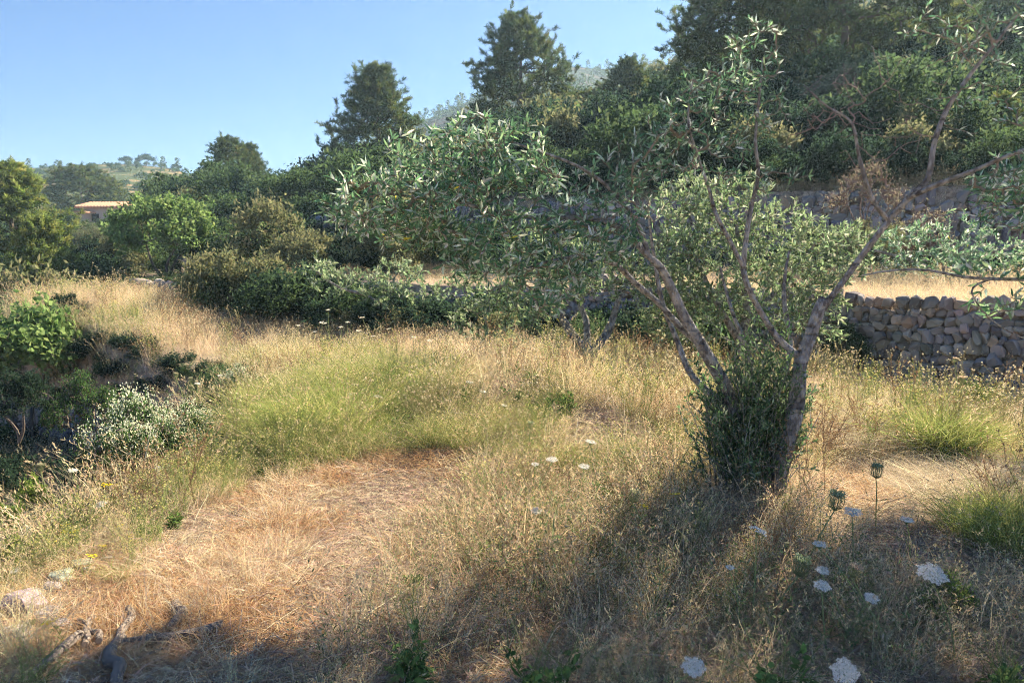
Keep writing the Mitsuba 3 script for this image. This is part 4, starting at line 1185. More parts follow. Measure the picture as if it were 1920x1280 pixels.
for k in range(3):
    clump(f'lying_{k}', 400 + k, 12, .22, .09, .18, .0036, .85, .9, [(.62, .55, .42), (.72, .65, .50), (.48, .40, .31), (.40, .33, .27)], [2, 2, 2, 1], 5)
for k in range(3):
    herb_clump(f'scab_{k}', 500 + k, 7, .52, [(.30, .31, .15), (.45, .38, .22)], (.36, .33, .18), (.74, .66, .48), per=6, leaf=.035, lw=.005)
    herb_clump(f'stalk_{k}', 510 + k, 6, .48, [(.34, .24, .15), (.26, .17, .11)], (.30, .21, .14), (.34, .23, .14), per=10, leaf=.03, lw=.006, br=5)
    herb_clump(f'rosette_{k}', 520 + k, 9, .16, [(.13, .22, .07), (.19, .29, .09), (.10, .17, .06)], (.2, .26, .1), None, per=16, leaf=.075, lw=.018, rad=.06)
    herb_clump(f'fennel_{k}', 530 + k, 9, .40, [(.22, .31, .10), (.33, .39, .14), (.15, .23, .08)], (.26, .32, .13), (.62, .60, .25), per=46, leaf=.035, lw=.004)


def zone(pixels):
    return shapely.Polygon([gp(*p) for p in pixels])


PATH = zone([(250, 1060), (330, 985), (440, 930), (600, 890), (760, 880), (900, 885), (930, 905), (850, 960), (770, 1010), (730, 1090), (690, 1180), (560, 1290), (300, 1290), (120, 1290), (100, 1190)])
WEEDS = zone([(780, 1000), (860, 955), (940, 905), (1100, 930), (1300, 900), (1340, 990), (1520, 1020), (1580, 1060), (1800, 1290), (560, 1290), (690, 1180), (740, 1080)])
CLEAR = zone([(1530, 900), (1600, 880), (1760, 900), (1850, 890), (1940, 900), (1940, 980), (1850, 960), (1780, 1010), (1620, 1010), (1540, 980)])
HAY = zone([(1690, 935), (1780, 905), (1930, 900), (1930, 945), (1840, 960), (1700, 965)])
RUST = zone([(1520, 900), (1600, 880), (1660, 930), (1640, 985), (1530, 975)])
DARKR = zone([(1580, 1060), (1640, 1010), (1960, 1010), (2100, 1290), (1800, 1290)])
TRAIL = shapely.LineString([gp(*p) for p in ((880, 885), (760, 925), (690, 970), (650, 1060), (610, 1180), (600, 1290))]).buffer(.33)
GREEN = zone([(430, 850), (470, 790), (560, 735), (700, 725), (800, 790), (700, 850), (560, 880)])
EDGEZ = zone([(-200, 1290), (-100, 1100), (60, 1080), (180, 1020), (260, 1020), (200, 1110), (110, 1190), (140, 1290)])
rng = np.random.default_rng(404)
_n = {}
ZF = [(-60, 300), (900, 900), (900, -6)]


def tuft(stuff, gid, x, y, s, tilt=12, sz=None):
    k = _n[stuff] = _n.get(stuff, 0) + 1
    pend.append((f'{stuff}__{k:03d}', gid, x, y, s, sz, rng.uniform(0, 360), abs(rng.normal(0, tilt)), rng.uniform(0, 2 * math.pi)))


pend = []
DX = .085
xs, ys = [], []
y = 1.75
while y < 26:
    sp = max(.105, .0165 * y)
    xx = np.arange(-.74 * y - 1.2, .74 * y + 1.2, sp)
    xs.append(xx + rng.uniform(-.5, .5, len(xx)) * sp)
    ys.append(y + rng.uniform(-.5, .5, len(xx)) * sp)
    y += sp
xs, ys = np.concatenate(xs), np.concatenate(ys)
S1 = signed(xs, ys, WALL1, ZF)
S2 = signed(xs, ys, WALL2, [(-60, 300), (900, 900), (900, 2)])
SL = signed(xs, ys, EDGE, [(-600, 400), (-900, 0), (-600, -12)])
inz = {n: shapely.contains_xy(z, xs, ys) for n, z in (('path', PATH), ('weed', WEEDS), ('clear', CLEAR), ('hay', HAY), ('rust', RUST), ('darkr', DARKR), ('green', GREEN), ('edge', EDGEZ), ('trail', TRAIL))}
N1 = meshkit.fbm(np.stack([xs * .7, ys * .7, xs * 0], 1), 3, 21)
N2 = meshkit.fbm(np.stack([xs * 1.6, ys * 1.6, xs * 0], 1), 3, 22)
N3 = meshkit.fbm(np.stack([xs * .35, ys * .35, xs * 0], 1), 2, 23)
for i in range(len(xs)):
    x, y, s1, s2, sl, n1, n2, n3 = xs[i], ys[i], S1[i], S2[i], SL[i], N1[i], N2[i], N3[i]
    v = int(rng.integers(4))
    r = rng.random()
    big = max(1.0, .0165 * y / .13)
    if s1 > .05:  # upper terrace
        if s2 > .3 and y < 24 and s2 < 5 and r < .5:
            tuft('slope_grass', f'shade_{v}' if n1 > .45 else f'weed_{v}', x, y, rng.uniform(.7, 1.3), 16)
        if s2 > .3 or y > 24:
            continue
        if s1 < 2.6 or n1 > .45:
            tuft('upper_dry_grass', f'rust_{v}' if r < .75 else f'tall_{v}', x, y, rng.uniform(.28, .5) if s1 < 2.2 else rng.uniform(.5, .9))
        continue
    if sl > .25:  # beyond the terrace edge
        if sl < 1.5 and 3.7 < y < 7 and r < .6:
            tuft('edge_weeds', f'fennel_{int(rng.integers(3))}' if r < .42 else f'scab_{int(rng.integers(3))}', x, y, rng.uniform(.7, 1.1), 16)
        if r < (.8 if sl < 1.6 else .4) and sl < 8 and y < 24:
            tuft('gully_grass', f'shade_{v}', x, y, rng.uniform(.8, 1.5), 18)
        continue
    if inz['path'][i]:
        edge_d = n2 * .6 + n1 * .4
        v = int(rng.integers(2)) + (2 if n2 + .10 * rng.normal() > .52 else 0)
        if edge_d > (.62 if inz['trail'][i] else .45):
            tuft('short_straw', f'short_{v}', x, y, rng.uniform(.8, 1.2), 6)
            if r < .10:
                tuft('dry_grass', f'rust_{v}', x, y, rng.uniform(.3, .55))
        else:
            tuft('straw_litter', f'grit_{v}', x, y, rng.uniform(.8, 1.2), 4)
            if r > .75:
                tuft('straw_litter', f'lying_{int(rng.integers(3))}', x, y, rng.uniform(.5, 1.0), 6)
            if r < .25:
                tuft('short_straw', f'short_{v}', x, y, rng.uniform(.6, .9), 6)
        continue
    if inz['weed'][i]:
        t = rng.random()
        if n2 < .40 and r < .5:
            tuft('short_straw', f'short_{v}', x, y, rng.uniform(.8, 1.2), 6)
            continue
        if t < .56:
            tuft('weeds', f'weed_{v}', x, y, rng.uniform(.55, 1.05) * (.5 + 1.0 * n2) * np.interp(y, [2, 3.6], [.6, 1]), 18)
        elif t < .76:
            tuft('weeds', f'shade_{v}', x, y, rng.uniform(.5, .9) * np.interp(y, [2, 3.6], [.55, 1]), 16)
        if r < .5:
            tuft('straw_litter', f'grit_{v}', x, y, 1.1, 4)
        t = rng.random()
        if r > .62:
            tuft('straw_litter', f'lying_{int(rng.integers(3))}', x, y, rng.uniform(.7, 1.2), 6)
        if t < .22 and y > 3.1:
            tuft('meadow_herbs', ('rosette', 'fennel', 'stalk', 'scab')[int(t / .055)] + f'_{int(rng.integers(3))}', x, y, rng.uniform(.4, .8) * np.interp(y, [2.7, 4.5], [.6, 1.1]), 14)
        continue
    if inz['hay'][i]:
        tuft('matted_hay', f'hay_{v}', x, y, rng.uniform(.7, 1.0), 8)
        continue
    if inz['rust'][i]:
        tuft('short_straw', f'short_{v}', x, y, rng.uniform(.9, 1.3), 6)
        continue
    if inz['clear'][i]:
        tuft('straw_litter', f'grit_{v}', x, y, 1.1, 4)
        if n2 > .45:
            tuft('matted_hay', f'hay_{v}', x, y, rng.uniform(.45, .75), 8)
        continue
    if inz['darkr'][i]:
        tuft('straw_litter', f'grit_{v}', x, y, 1.1, 4)
        if n2 > .5 or r < .2:
            tuft('weeds', (f'weed_{v}' if r < .5 else f'shade_{v}'), x, y, rng.uniform(.35, .8), 14)
        continue
    if inz['edge'][i]:
        if r < .3:
            tuft('dry_grass', f'tall_{v}' if n2 > .45 else f'mixed_{v}', x, y, rng.uniform(.3, .65), 16)
        tuft('short_straw' if r > .5 else 'straw_litter', f'short_{v}' if r > .5 else f'grit_{v}', x, y, rng.uniform(.6, 1.0), 6)
        continue
    if inz['green'][i]:
        if n2 > .44 or r < .45:
            tuft('green_grass', f'green_{v}', x, y, rng.uniform(.45, 1.0) * (.5 + n2), 16)
        else:
            tuft('dry_grass', f'mixed_{v}' if r < .8 else f'tall_{v}', x, y, rng.uniform(.4, .75), 16)
        if rng.random() < .08:
            tuft('meadow_herbs', f'fennel_{int(rng.integers(3))}', x, y, rng.uniform(.7, 1.1), 12)
        continue
    if x < 0 and y < 7.2 and -.75 < sl <= .25 and rng.random() < .5:  # rank green weeds along the terrace edge
        t = rng.random()
        g = f'fennel_{int(rng.integers(3))}' if t < .55 else f'scab_{int(rng.integers(3))}' if t < .7 else f'mixed_{v}' if t < .9 else f'rosette_{int(rng.integers(3))}'
        tuft('edge_weeds', g, x, y, rng.uniform(.4, .78), 14)
        continue
    # the meadow
    if r < .2 and y < 7:
        tuft('straw_litter', f'grit_{v}', x, y, 1.1, 4)
    low = ss(5.2, 6.6, y)
    s = np.interp(y, [2, 4], [.6, 1]) * rng.uniform(.5, 1.15) * (.6 + .35 * low) * (.40 + 1.0 * n2) * min(big, 1.25) * np.interp(y, [5.5, 8, 11, 16], [1.0, .8, .66, .58])
    w3 = int(rng.integers(3))
    if x > 2.3:
        s *= np.interp(y, [5.5, 7], [.75, .45])
    if -6.2 < x < 0 and s1 > -2.4 and y > 12:
        tuft('dry_grass', f'shade_{v}' if r < .7 else f'rust_{v}', x, y, rng.uniform(.6, 1.0), 17)
        continue
    if x < -5 and y > 12:
        s = rng.uniform(.75, 1.35) * (.5 + .8 * n2)
        if rng.random() < .3:
            tuft('meadow_herbs', ('scab', 'fennel', 'stalk')[int(rng.integers(3))] + f'_{w3}', x, y, rng.uniform(.9, 1.6), 12)
        tuft('dry_grass', f'rust_{v}' if n1 > .45 else f'tall_{v}', x, y, s, 17)
        continue
    if n2 < .42 and rng.random() < .6:
        if r < .5:
            tuft('straw_litter', f'grit_{v}', x, y, 1.2, 4)
        if rng.random() < .08:
            tuft('meadow_herbs', f'rosette_{w3}', x, y, rng.uniform(.7, 1.3), 10)
        continue
    if s1 > -1.2:
        if rng.random() < .55:
            tuft('weeds', f'shade_{v}' if r < .6 else f'weed_{v}', x, y, s * .5, 16)
        continue
    t = rng.random()
    if y < 3.6:
        t = 1
    if t < .10:
        tuft('meadow_herbs', (f'scab_{w3}' if n1 > .5 else f'stalk_{w3}'), x, y, rng.uniform(.7, 1.25), 12)
    elif t < .16:
        tuft('meadow_herbs', f'fennel_{w3}', x, y, rng.uniform(.6, 1.1), 10)
    if n1 + .05 * rng.normal() > .56 and x < 2.2:
        g, st = (f'green_{v}', 'green_grass') if rng.random() < .7 else (f'mixed_{v}', 'dry_grass')
    elif n3 > .54 + .1 * rng.normal():
        g, st = f'rust_{v}', 'dry_grass'
    elif n2 + .12 * rng.normal() > .50:
        g, st = f'mixed_{v}', 'dry_grass'
    else:
        g, st = f'tall_{v}', 'dry_grass'
    if y > 12.5:
        g = f'far_{v}' if g.startswith('tall') and r < .3 else g
    tuft(st, g, x, y, s, 17)
# tussocks one can pick out
TUS = []


def tussock(px, py, gid, n, rad, s, label, cat='grass tussock'):
    x0, y0 = gp(px, py)
    key = numbered('grass_tussock')
    for k in range(n):
        a, r = rng.uniform(0, 2 * math.pi), rad * math.sqrt(rng.random())
        x, y = x0 + math.cos(a) * r, y0 + math.sin(a) * r
        pend.append((f'{key}__blades__{k + 1:03d}', f'{gid}_{rng.integers(4)}', x, y, s * rng.uniform(.8, 1.15), None, rng.uniform(0, 360), abs(rng.normal(0, 14)), rng.uniform(0, 6.28)))
    tag(key, label, cat)
    tag(f'{key}__blades', kind='stuff')


tussock(600, 835, 'lush', 30, .42, 1.15, 'big fresh green tussock left of the middle beside the dry path')
tussock(690, 850, 'lush', 12, .25, .8, 'smaller green tussock right next to the big fresh green one')
tussock(1755, 870, 'lush', 14, .16, 1.2, 'upright yellow green tussock before the right stone wall')
tussock(1885, 1040, 'lush', 16, .2, .85, 'dark based green tussock at the right edge')
tussock(1600, 850, 'hay', 34, .45, 1.1, 'combed over pale straw mound right of the olive trunk')
tussock(770, 720, 'green', 14, .45, .95, 'grey green tussock in the back meadow left of the middle')
tussock(1490, 700, 'mixed', 16, .4, .9, 'yellow lit grass tuft just behind the right hand trunk')
px_, py_ = np.array([p[2] for p in pend]), np.array([p[3] for p in pend])
pz_ = height(px_, py_)
for (key, gid, x, y, s, sz, rz, ti, ta), z in zip(pend, pz_):
    inst(key, gid, place(x, y, z, rz, s, None, sz, min(ti, 35), ta))
tag('dry_grass', 'tall dry straw coloured grass covering the terrace', 'grass', kind='stuff')
tag('short_straw', 'short orange stubble on the trodden path', 'grass', kind='stuff')
tag('straw_litter', 'greyish straw litter lying on bare earth', 'straw litter', kind='stuff')
tag('weeds', 'grey green weeds with small seed heads in the shade before the olive', 'weeds', kind='stuff')
tag('green_grass', 'soft green grass left of the middle of the terrace', 'grass', kind='stuff')
tag('meadow_herbs', 'branching weeds with round seed heads, feathery leaves or rosettes among the grass', 'weeds', kind='stuff')
tag('matted_hay', 'flattened whitish hay on the right of the olive', 'hay', kind='stuff')
tag('upper_dry_grass', 'sunlit orange grass on the strip above the right wall', 'grass', kind='stuff')
tag('edge_weeds', 'rank bright green weeds along the left edge of the terrace', 'weeds', kind='stuff')
tag('slope_grass', 'rank shaded grass on the bank above the upper wall', 'grass', kind='stuff')
tag('gully_grass', 'shaded rank grass in the gully beyond the left edge', 'grass', kind='stuff')

# ------------------------------------------------------------------ wild carrots
def umbel_mesh(seed, R=.042, dome=.10, cut=0.0):
    """An open flower head of umbellets, each a small plate of white florets, on rays from the stem top (origin)."""
    rng = np.random.default_rng(seed)
    fl, ray = MB(), MB()
    k = 30
    a = np.arange(k) * 2.39996
    r = R * np.sqrt((np.arange(k) + .5) / k)
    if cut:
        keep = ~((np.cos(a - .6) > .2) & (r > R * .35))
        a, r = a[keep], r[keep]
    c = np.stack([np.cos(a) * r, np.sin(a) * r, R * .75 - dome * r + rng.normal(0, .002, len(r))], 1)
    edges(ray, np.zeros((len(c), 3)), c - np.array([0, 0, .004]), np.full(len(c), .0009), np.full(len(c), .0007), (.22, .30, .13), 3)
    for q in c:
        m = 13
        b = np.arange(m) * 2.39996
        rr = .0092 * np.sqrt((np.arange(m) + .5) / m) * R / .042
        p = q + np.stack([np.cos(b) * rr, np.sin(b) * rr, -.15 * rr], 1) + rng.normal(0, .0006, (m, 3))
        nn = np.stack([np.cos(b) * .35, np.sin(b) * .35, np.ones(m)], 1) + rng.normal(0, .25, (m, 3))
        ax = np.cross(nn, rand_dirs(rng, m))
        L = .0062 * R / .042
        leaves(fl, p - unit(ax) * L * .5, ax, nn, L, L * .95, jitter_col(rng, (.84, .84, .80), m, .05, .02), curl=0)
    return fl, ray


def nest_mesh(seed, R=.03, cols=((.42, .42, .28), (.55, .50, .36), (.30, .34, .2))):
    """A closed seed head: rays curved up and inward into a cup."""
    rng = np.random.default_rng(seed)
    fl, ray = MB(), MB()
    for k in range(34):
        a = k * 2.39996
        u = math.sqrt((k + .5) / 34)
        d = np.array([math.cos(a), math.sin(a), 0])
        q = np.array([d * R * u * f + np.array([0, 0, z]) for f, z in ((0, 0), (.75, R * .45), (1.0, R * 1.15), (.72, R * (1.7 + .2 * u)))])
        edges(ray, q[:-1], q[1:], np.array([.0011, .001, .0009]), np.array([.001, .0009, .0007]), (.28, .32, .17), 3)
        m = 9
        p = q[-1] + rng.normal(0, R * .13, (m, 3))
        leaves(fl, p, rand_dirs(rng, m) + UPZ * .6, rand_dirs(rng, m), .009, .0045, pick_cols(rng, cols, [1, 1, 1], m, .15))
    return fl, ray


HEADS = {}
for nm, mk in (('open_a', umbel_mesh(1)), ('open_b', umbel_mesh(2, dome=-.15)), ('torn', umbel_mesh(3, dome=.3, cut=1)), ('nest_a', nest_mesh(4)), ('nest_b', nest_mesh(5, cols=((.30, .38, .24), (.40, .46, .32), (.24, .3, .17)))),
               ('dry', nest_mesh(6, cols=((.62, .50, .36), (.72, .62, .46), (.5, .38, .28))))):
    HEADS[nm] = (mk[0].ply('petal'), mk[1].ply('straw'))
far = MB()
frng = np.random.default_rng(9)
fa = frng.uniform(0, 6.28, 40)
fr = .042 * np.sqrt(frng.uniform(0, 1, 40))
leaves(far, np.stack([np.cos(fa) * fr, np.sin(fa) * fr, .03 + frng.normal(0, .003, 40)], 1), rand_dirs(frng, 40) * np.array([1, 1, .2]), rand_dirs(frng, 40) * .4 + UPZ, .018, .016, jitter_col(frng, (.82, .82, .76), 40, .06), curl=0)
HEADS['far'] = (far.ply('petal'), None)


def carrot(px, py, Yd, wpx, kind, label, grp=None, tilt=14, ta=None, lean=.12):
    key = numbered('wild_carrot')
    p = pt(px, py, Yd)
    rr = np.random.default_rng(int(px * 7 + py * 13))
    s = wpx / F * Yd / .094 if kind not in ('nest_a', 'nest_b', 'dry') else wpx / F * Yd / .066
    ta = rr.uniform(0, 6.28) if ta is None else ta
    x0, y0 = p[0] + rr.normal(0, lean), p[1] + rr.normal(.02, lean * .6)
    g = H1(x0, y0) - .02
    b = p - np.array([0, 0, .03 * s])
    t = np.linspace(0, 1, 7)[:, None]
    root = np.array([x0, y0, g])
    q = root + (b - root) * np.hstack([t ** 1.6, t ** 1.6, t]) + np.sin(t * 5 + px) * .006
    q[-1] = b
    m = MB()
    r = .0028 + .0007 * min(1.5, Yd / 5)
    tube(m, q, np.linspace(r * 1.25, r * .8, 7), (.34, .40, .20), 5)
    if kind != 'far':
        for z in (.35, .6):
            n0 = root + (b - root) * z
            for k in range(7):
                d = unit(np.array([rr.normal(), rr.normal(), .6]))
                leaves(m, n0[None] + d * .02 * k * .4, d[None] + rr.normal(0, .3, 3), rand_dirs(rr, 1), .05, .005, np.array([[.16, .22, .09]]))
    put(f'{key}__stem', m.ply('straw'))
    mt = place(*b, rr.uniform(0, 360), s, None, None, tilt * rr.uniform(.5, 1.3), ta)
    put(f'{key}__flower_head', {**HEADS[kind][0], 'to_world': mt})
    if HEADS[kind][1]:
        put(f'{key}__rays', {**HEADS[kind][1], 'to_world': mt})
    tag(key, label, 'wild carrot', grp)


CARROTS = [
    (1745, 1068, 2.75, 58, 'open_a', 'largest white umbel at right, above the bright green leafy herb', 26),
    (1580, 1246, 2.3, 56, 'open_a', 'white umbel seen from above at the bottom edge, right one of two', 40),
    (1299, 1246, 2.35, 48, 'open_b', 'white umbel at the bottom edge, left one of two', 30),
    (1418, 990, 3.1, 42, 'torn', 'bright white half torn umbel in front of the olive foot', 32),
    (1598, 956, 3.6, 36, 'open_a', 'flat white umbel right of the grey green nest head', 12),
    (1700, 974, 3.7, 26, 'open_b', 'small white umbel left below the whitish hay', 14),
    (1541, 1094, 2.9, 34, 'open_a', 'lower white umbel of the close pair right of the olive foot', 22),
    (1541, 1068, 3.0, 26, 'open_b', 'upper white umbel of the close pair right of the olive foot', 24),
    (1633, 1117, 2.85, 30, 'open_a', 'small white umbel between the close pair and the largest umbel', 24),
    (1536, 1020, 3.3, 28, 'open_b', 'greyish small umbel just above the close pair', 14),
    (1368, 1063, 3.0, 18, 'open_b', 'tiny umbel in the shaded weeds left of the pale green nest head', 14),
    (1597, 1070, 2.95, 30, 'dry', 'dried brown and white flower head right of the close pair', 30),
    (1643, 884, 4.0, 30, 'nest_b', 'tall closed green nest head rising right of the olive', 4),
    (1565, 940, 3.6, 40, 'nest_b', 'fluffy grey green nest head beside the olive foot', 10),
    (1497, 1062, 3.15, 44, 'nest_b', 'large pale green nest head in front of the olive foot', 12),
    (1186, 930, 3.9, 28, 'nest_a', 'cream nest head in the shade left of the olive foot', 16),
    (1035, 859, 4.6, 24, 'open_a', 'bluish white umbel on the path side of the dry grass, highest of three', 24),
    (1095, 874, 4.5, 22, 'open_b', 'bluish white umbel right of the highest of three', 16),
    (1003, 870, 4.6, 16, 'open_b', 'small umbel left of the highest of three', 16),
    (1006, 955, 4.0, 24, 'open_a', 'lone bluish umbel at the upper rim of the shaded weeds', 18),
    (1106, 828, 5.0, 22, 'open_b', 'pale umbel in front of the tall dry grass left of the olive', 14),
    (994, 797, 5.3, 14, 'nest_b', 'small dark closed head against the dry mound', 6),
    (942, 683, 6.8, 12, 'nest_a', 'brown closed head on a long leaning stem in the middle', 6),
    (880, 715, 6.6, 18, 'open_a', 'white umbel left below the brown closed head', 10),
    (707, 743, 6.6, 18, 'open_b', 'flat white umbel at the rim of the green grass', 10),
    (655, 738, 6.8, 14, 'open_a', 'pale umbel left of the flat white one at the green rim', 10),
    (330, 704, 7.2, 11, 'nest_a', 'tallest closed cream head at the left terrace edge', 4),
    (357, 712, 7.2, 10, 'nest_a', 'closed cream head right of the tallest one at the left edge', 6),
    (358, 727, 7.1, 10, 'nest_a', 'lower closed cream head of the left edge cluster', 6),
    (370, 718, 7.2, 12, 'open_a', 'small white umbel next to the closed cream heads at left', 10),
    (413, 704, 8.4, 11, 'open_b', 'single umbel standing before the brown bank at left', 10),
    (76, 876, 5.0, 16, 'nest_a', 'cream cup head above the bright broad leaved plant', 6),
    (136, 880, 5.2, 18, 'open_a', 'cream umbel on the dry stalks at the left edge', 12),
    (172, 833, 6.0, 15, 'open_a', 'upper white umbel in front of the white shrub at left', 12),
    (171, 851, 5.9, 13, 'open_b', 'white umbel just under the upper one before the white shrub', 12),
    (250, 830, 6.0, 17, 'open_a', 'flat white umbel before the dark side of the white shrub', 12),
    (272, 831, 6.0, 9, 'open_b', 'tiny umbel beside the flat one before the white shrub', 12),
    (211, 847, 5.9, 11, 'open_b', 'small umbel lower left of the flat one before the white shrub', 12),
    (298, 876, 5.5, 18, 'open_a', 'white umbel leaning over the feathery herb bush', 26),
    (458, 863, 5.9, 16, 'open_b', 'pale umbel low at the foot of the green tussock', 18),
    (190, 943, 4.6, 22, 'open_a', 'thick cream umbel among the yellow flowers', 20),
    (30, 1069, 3.8, 20, 'open_b', 'cream umbel at the left edge above the rocks', 14),
    (55, 1162, 3.1, 24, 'dry', 'cream flower cluster beside the cut branches', 14),
    (1172, 722, 7.4, 16, 'open_a', 'white umbel in the dry grass right of the second olive trunk', 12),
    (1243, 745, 7.0, 14, 'open_b', 'white umbel between the second olive and the nearest one', 12),
    (1262, 762, 6.8, 18, 'open_a', 'widest umbel left of the low olive limb', 12),
    (1278, 692, 8.2, 12, 'open_b', 'umbel just left of the lowest olive limb', 12),
    (945, 760, 6.0, 14, 'open_b', 'blurred pale umbel on the dry mound in the middle', 14),
    (905, 733, 6.3, 14, 'open_a', 'pale umbel right below the white one in the middle', 12),
    (1790, 675, 6.6, 10, 'dry', 'dry seed head standing in front of the right stone wall', 8),
    (1803, 712, 6.2, 14, 'dry', 'lower dry seed head in front of the right stone wall', 8),
]
for px, py, Yd, wp, kd, lab, ti in CARROTS:
    carrot(px, py, Yd, wp, kd, lab, tilt=ti, ta=math.pi * (.0 if kd.startswith('open') and Yd < 5 else .3))
for px, py in ((320, 568), (331, 563), (345, 566), (355, 577), (378, 549), (385, 561), (395, 561), (402, 567), (408, 575), (420, 586), (432, 580), (300, 575), (366, 590)):
    carrot(px, py, 17.5, 11, 'far', 'white umbel on the grassy bump at the far left end of the terrace', 'umbels on the grassy bump', lean=.15)
for px, py in ((615, 581), (604, 604), (610, 606), (640, 613), (680, 595), (672, 620), (730, 616), (776, 632), (806, 638), (652, 604), (560, 610), (700, 630), (590, 622)):
    carrot(px, py, 12.0, 11, 'far', 'white umbel in the back meadow in front of the shaded far wall', 'umbels in the back meadow', lean=.15)

# ------------------------------------------------------------------ yellow flowers
yf = MB()
yr = np.random.default_rng(5)
for k in range(7):
    c = np.array([math.cos(k * 2.4) * .010 * math.sqrt(k), math.sin(k * 2.4) * .010 * math.sqrt(k), 0])
    a = np.arange(6) * 1.047
    d = np.stack([np.cos(a), np.sin(a), np.full(6, .5)], 1)
    leaves(yf, np.repeat(c[None], 6, 0), d, d * .2 + UPZ, .009, .006, jitter_col(yr, (.85, .72, .04), 6, .06), curl=.1)
YF = yf.ply('petal')
YEL = [(198, 909, 4.8, 'left flower of the yellow pair above the path edge'), (212, 908, 4.8, 'right flower of the yellow pair above the path edge'), (312, 908, 5.2, 'yellow flower on the feathery herb bush'), (125, 983, 4.3, 'upper yellow flower of the three at the left edge'),
       (143, 995, 4.3, 'right yellow flower of the three at the left edge'), (119, 997, 4.3, 'left yellow flower of the three at the left edge'), (224, 986, 4.3, 'yellow flower beside the bent pale stalk'), (245, 1004, 4.2, 'low yellow flower over the dry path edge'),
       (193, 1023, 4.0, 'greenish yellow flower above the flat rocks'), (94, 1166, 3.0, 'yellow flower rising among the cut branches'), (466, 762, 7.4, 'left yellow flower by the green grass corner'), (484, 766, 7.4, 'right yellow flower by the green grass corner'),
       (1208, 949, 3.8, 'yellow flower under the cream nest head'), (1265, 926, 4.0, 'yellow flower in the shade close to the olive foot'), (112, 1012, 4.2, 'lowest yellow flower in the left herbs'), (172, 1042, 3.8, 'pale yellow flower right at the rocks')]
for px, py, Yd, lab in YEL:
    key = numbered('yellow_flower')
    p = pt(px, py, Yd)
    rr = np.random.default_rng(px)
    x0, y0 = p[0] + rr.normal(0, .05), p[1] + rr.normal(0, .05)
    m = MB()
    t = np.linspace(0, 1, 5)[:, None]
    root = np.array([x0, y0, H1(x0, y0) - .02])
    tube(m, root + (p - root) * np.hstack([t ** 1.5, t ** 1.5, t]), .0016, (.25, .3, .1), 4)
    n = 10
    leaves(m, root + (p - root) * rr.uniform(.2, .9, (n, 1)), rand_dirs(rr, n) + UPZ * .4, rand_dirs(rr, n), .03, .006, jitter_col(rr, (.2, .28, .08), n))
    put(f'{key}__stem', m.ply('straw'))
    put(f'{key}__petals', {**YF, 'to_world': place(*p, rr.uniform(0, 360), rr.uniform(.9, 1.4), tilt=15, ta=rr.uniform(0, 6))})
    tag(key, lab, 'yellow flower')

# ------------------------------------------------------------------ cut branches and rocks in the left corner
BR = [([(285, 1200), (345, 1192), (420, 1170)], .021, 'thick cut branch lying across the path edge, pointing right'), ([(238, 1140), (236, 1165), (222, 1190), (208, 1225)], .017, 'cut branch lying towards the viewer in the middle of the pile'),
      ([(332, 1128), (338, 1150), (330, 1170)], .020, 'short stump of branch behind the thick one'), ([(152, 1158), (160, 1185), (168, 1205)], .014, 'left one of two side by side short branch pieces'),
      ([(170, 1152), (174, 1180), (182, 1205)], .014, 'right one of two side by side short branch pieces'), ([(140, 1195), (105, 1230), (70, 1270)], .018, 'pale branch slanting to the bottom left corner'),
      ([(200, 1230), (218, 1262), (228, 1300)], .022, 'dark branch leaving the picture at the bottom edge'), ([(225, 1195), (245, 1200), (260, 1200)], .013, 'small branch stub between the crossing pieces'),
      ([(310, 1212), (285, 1222), (255, 1232)], .006, 'thin pale stick in front of the thick branch')]
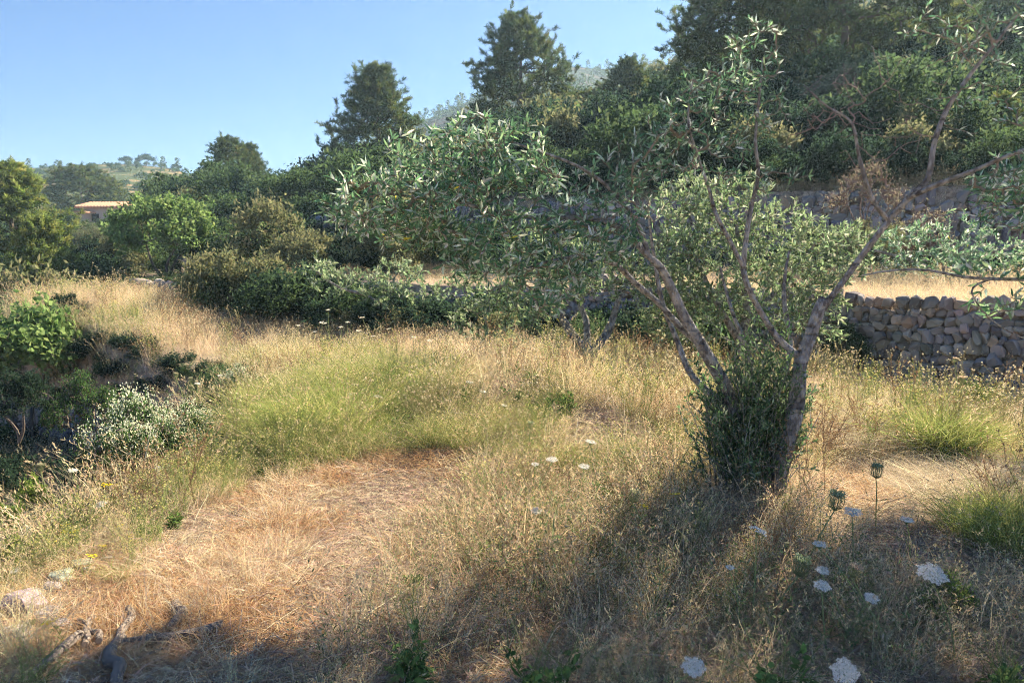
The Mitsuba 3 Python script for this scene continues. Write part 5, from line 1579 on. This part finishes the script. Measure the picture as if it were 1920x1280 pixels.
for k, (px, r, lab) in enumerate(BR):
    key = numbered('cut_branch')
    q = []
    for a, b in px:
        g = gp(a, b, .03)
        q.append((g[0], g[1], H1(*g) + r + .025, r * 1.15))
    q = spline(np.array(q), 12)
    q[:, :3] += (meshkit.noise(np.stack([np.linspace(0, 4, 12), np.full(12, k), np.zeros(12)], 1)) - .5)[:, None] * np.array([.03, .03, .01])
    q[:, 3] *= np.linspace(1.0, .85, 12)
    m = MB()
    tube(m, q[:, :3], q[:, 3], (.21, .18, .16), 10, lump=.09, caps=False)
    put(f'{key}__bark', m.ply('dead_bark', smooth=True))
    for e, s in ((0, -1), (-1, 1)):
        m = MB()
        d = unit(q[1, :3] - q[0, :3]) * -1 if e == 0 else unit(q[-1, :3] - q[-2, :3])
        tube(m, [q[e, :3] - d * .004, q[e, :3] + d * .002], q[e, 3] * .97, (.50, .40, .28), 10)
        put(f'{key}__cut_end' + ('_001' if e else ''), m.ply('twig'))
    tag(key, lab, 'branch')
RK = [(45, 1118, .20, .13, 'large angular rock at the left edge of the bottom corner'), (115, 1062, .16, .08, 'flat sunlit rock at the rim of the terrace, upper one'), (150, 1040, .12, .07, 'small sunlit rock above the flat one at the rim'),
      (80, 1135, .15, .08, 'pale flat rock right of the large angular one'), (95, 1085, .10, .08, 'rough stone between the flat rock and the dark gap'), (20, 1180, .16, .09, 'low shaded rock under the large angular one'),
      (165, 1050, .07, .05, 'tiny stone beside the upper flat rock'), (110, 1150, .12, .07, 'brownish stone next to the paired branch pieces'), (60, 1095, .10, .08, 'grey stone leaning on the large angular rock'),
      (200, 1030, .07, .04, 'small stone under the greenish yellow flower'), (292, 1092, .05, .03, 'little loose stone alone in the orange stubble')]
rrk = np.random.default_rng(61)
for px, py, s, h, lab in RK:
    key = numbered('rock')
    g = gp(px, py, .05)
    v, f = stone_mesh(rrk, s, s * rrk.uniform(.7, 1.0), h)
    m = MB()
    m.add(v + np.array([g[0], g[1], max(H1(*g), -.25) + h * .12]), f, jitter_col(rrk, (.25, .238, .225), 1, .14)[0])
    put(key, m.ply('stone'))
    tag(key, lab, 'rock')

# ------------------------------------------------------------------ haze round everything
scene['haze'] = {'type': 'cube', 'to_world': T().translate([0, 215, 42]) @ T().scale([850, 635, 62]), 'bsdf': {'type': 'null'}, 'interior': {'type': 'ref', 'id': 'haze_air'}}
tag('haze', 'thin blue haze hanging over the far slopes', 'haze', kind='stuff')
for k in [k for k, v in labels.items() if not v]:
    del labels[k]
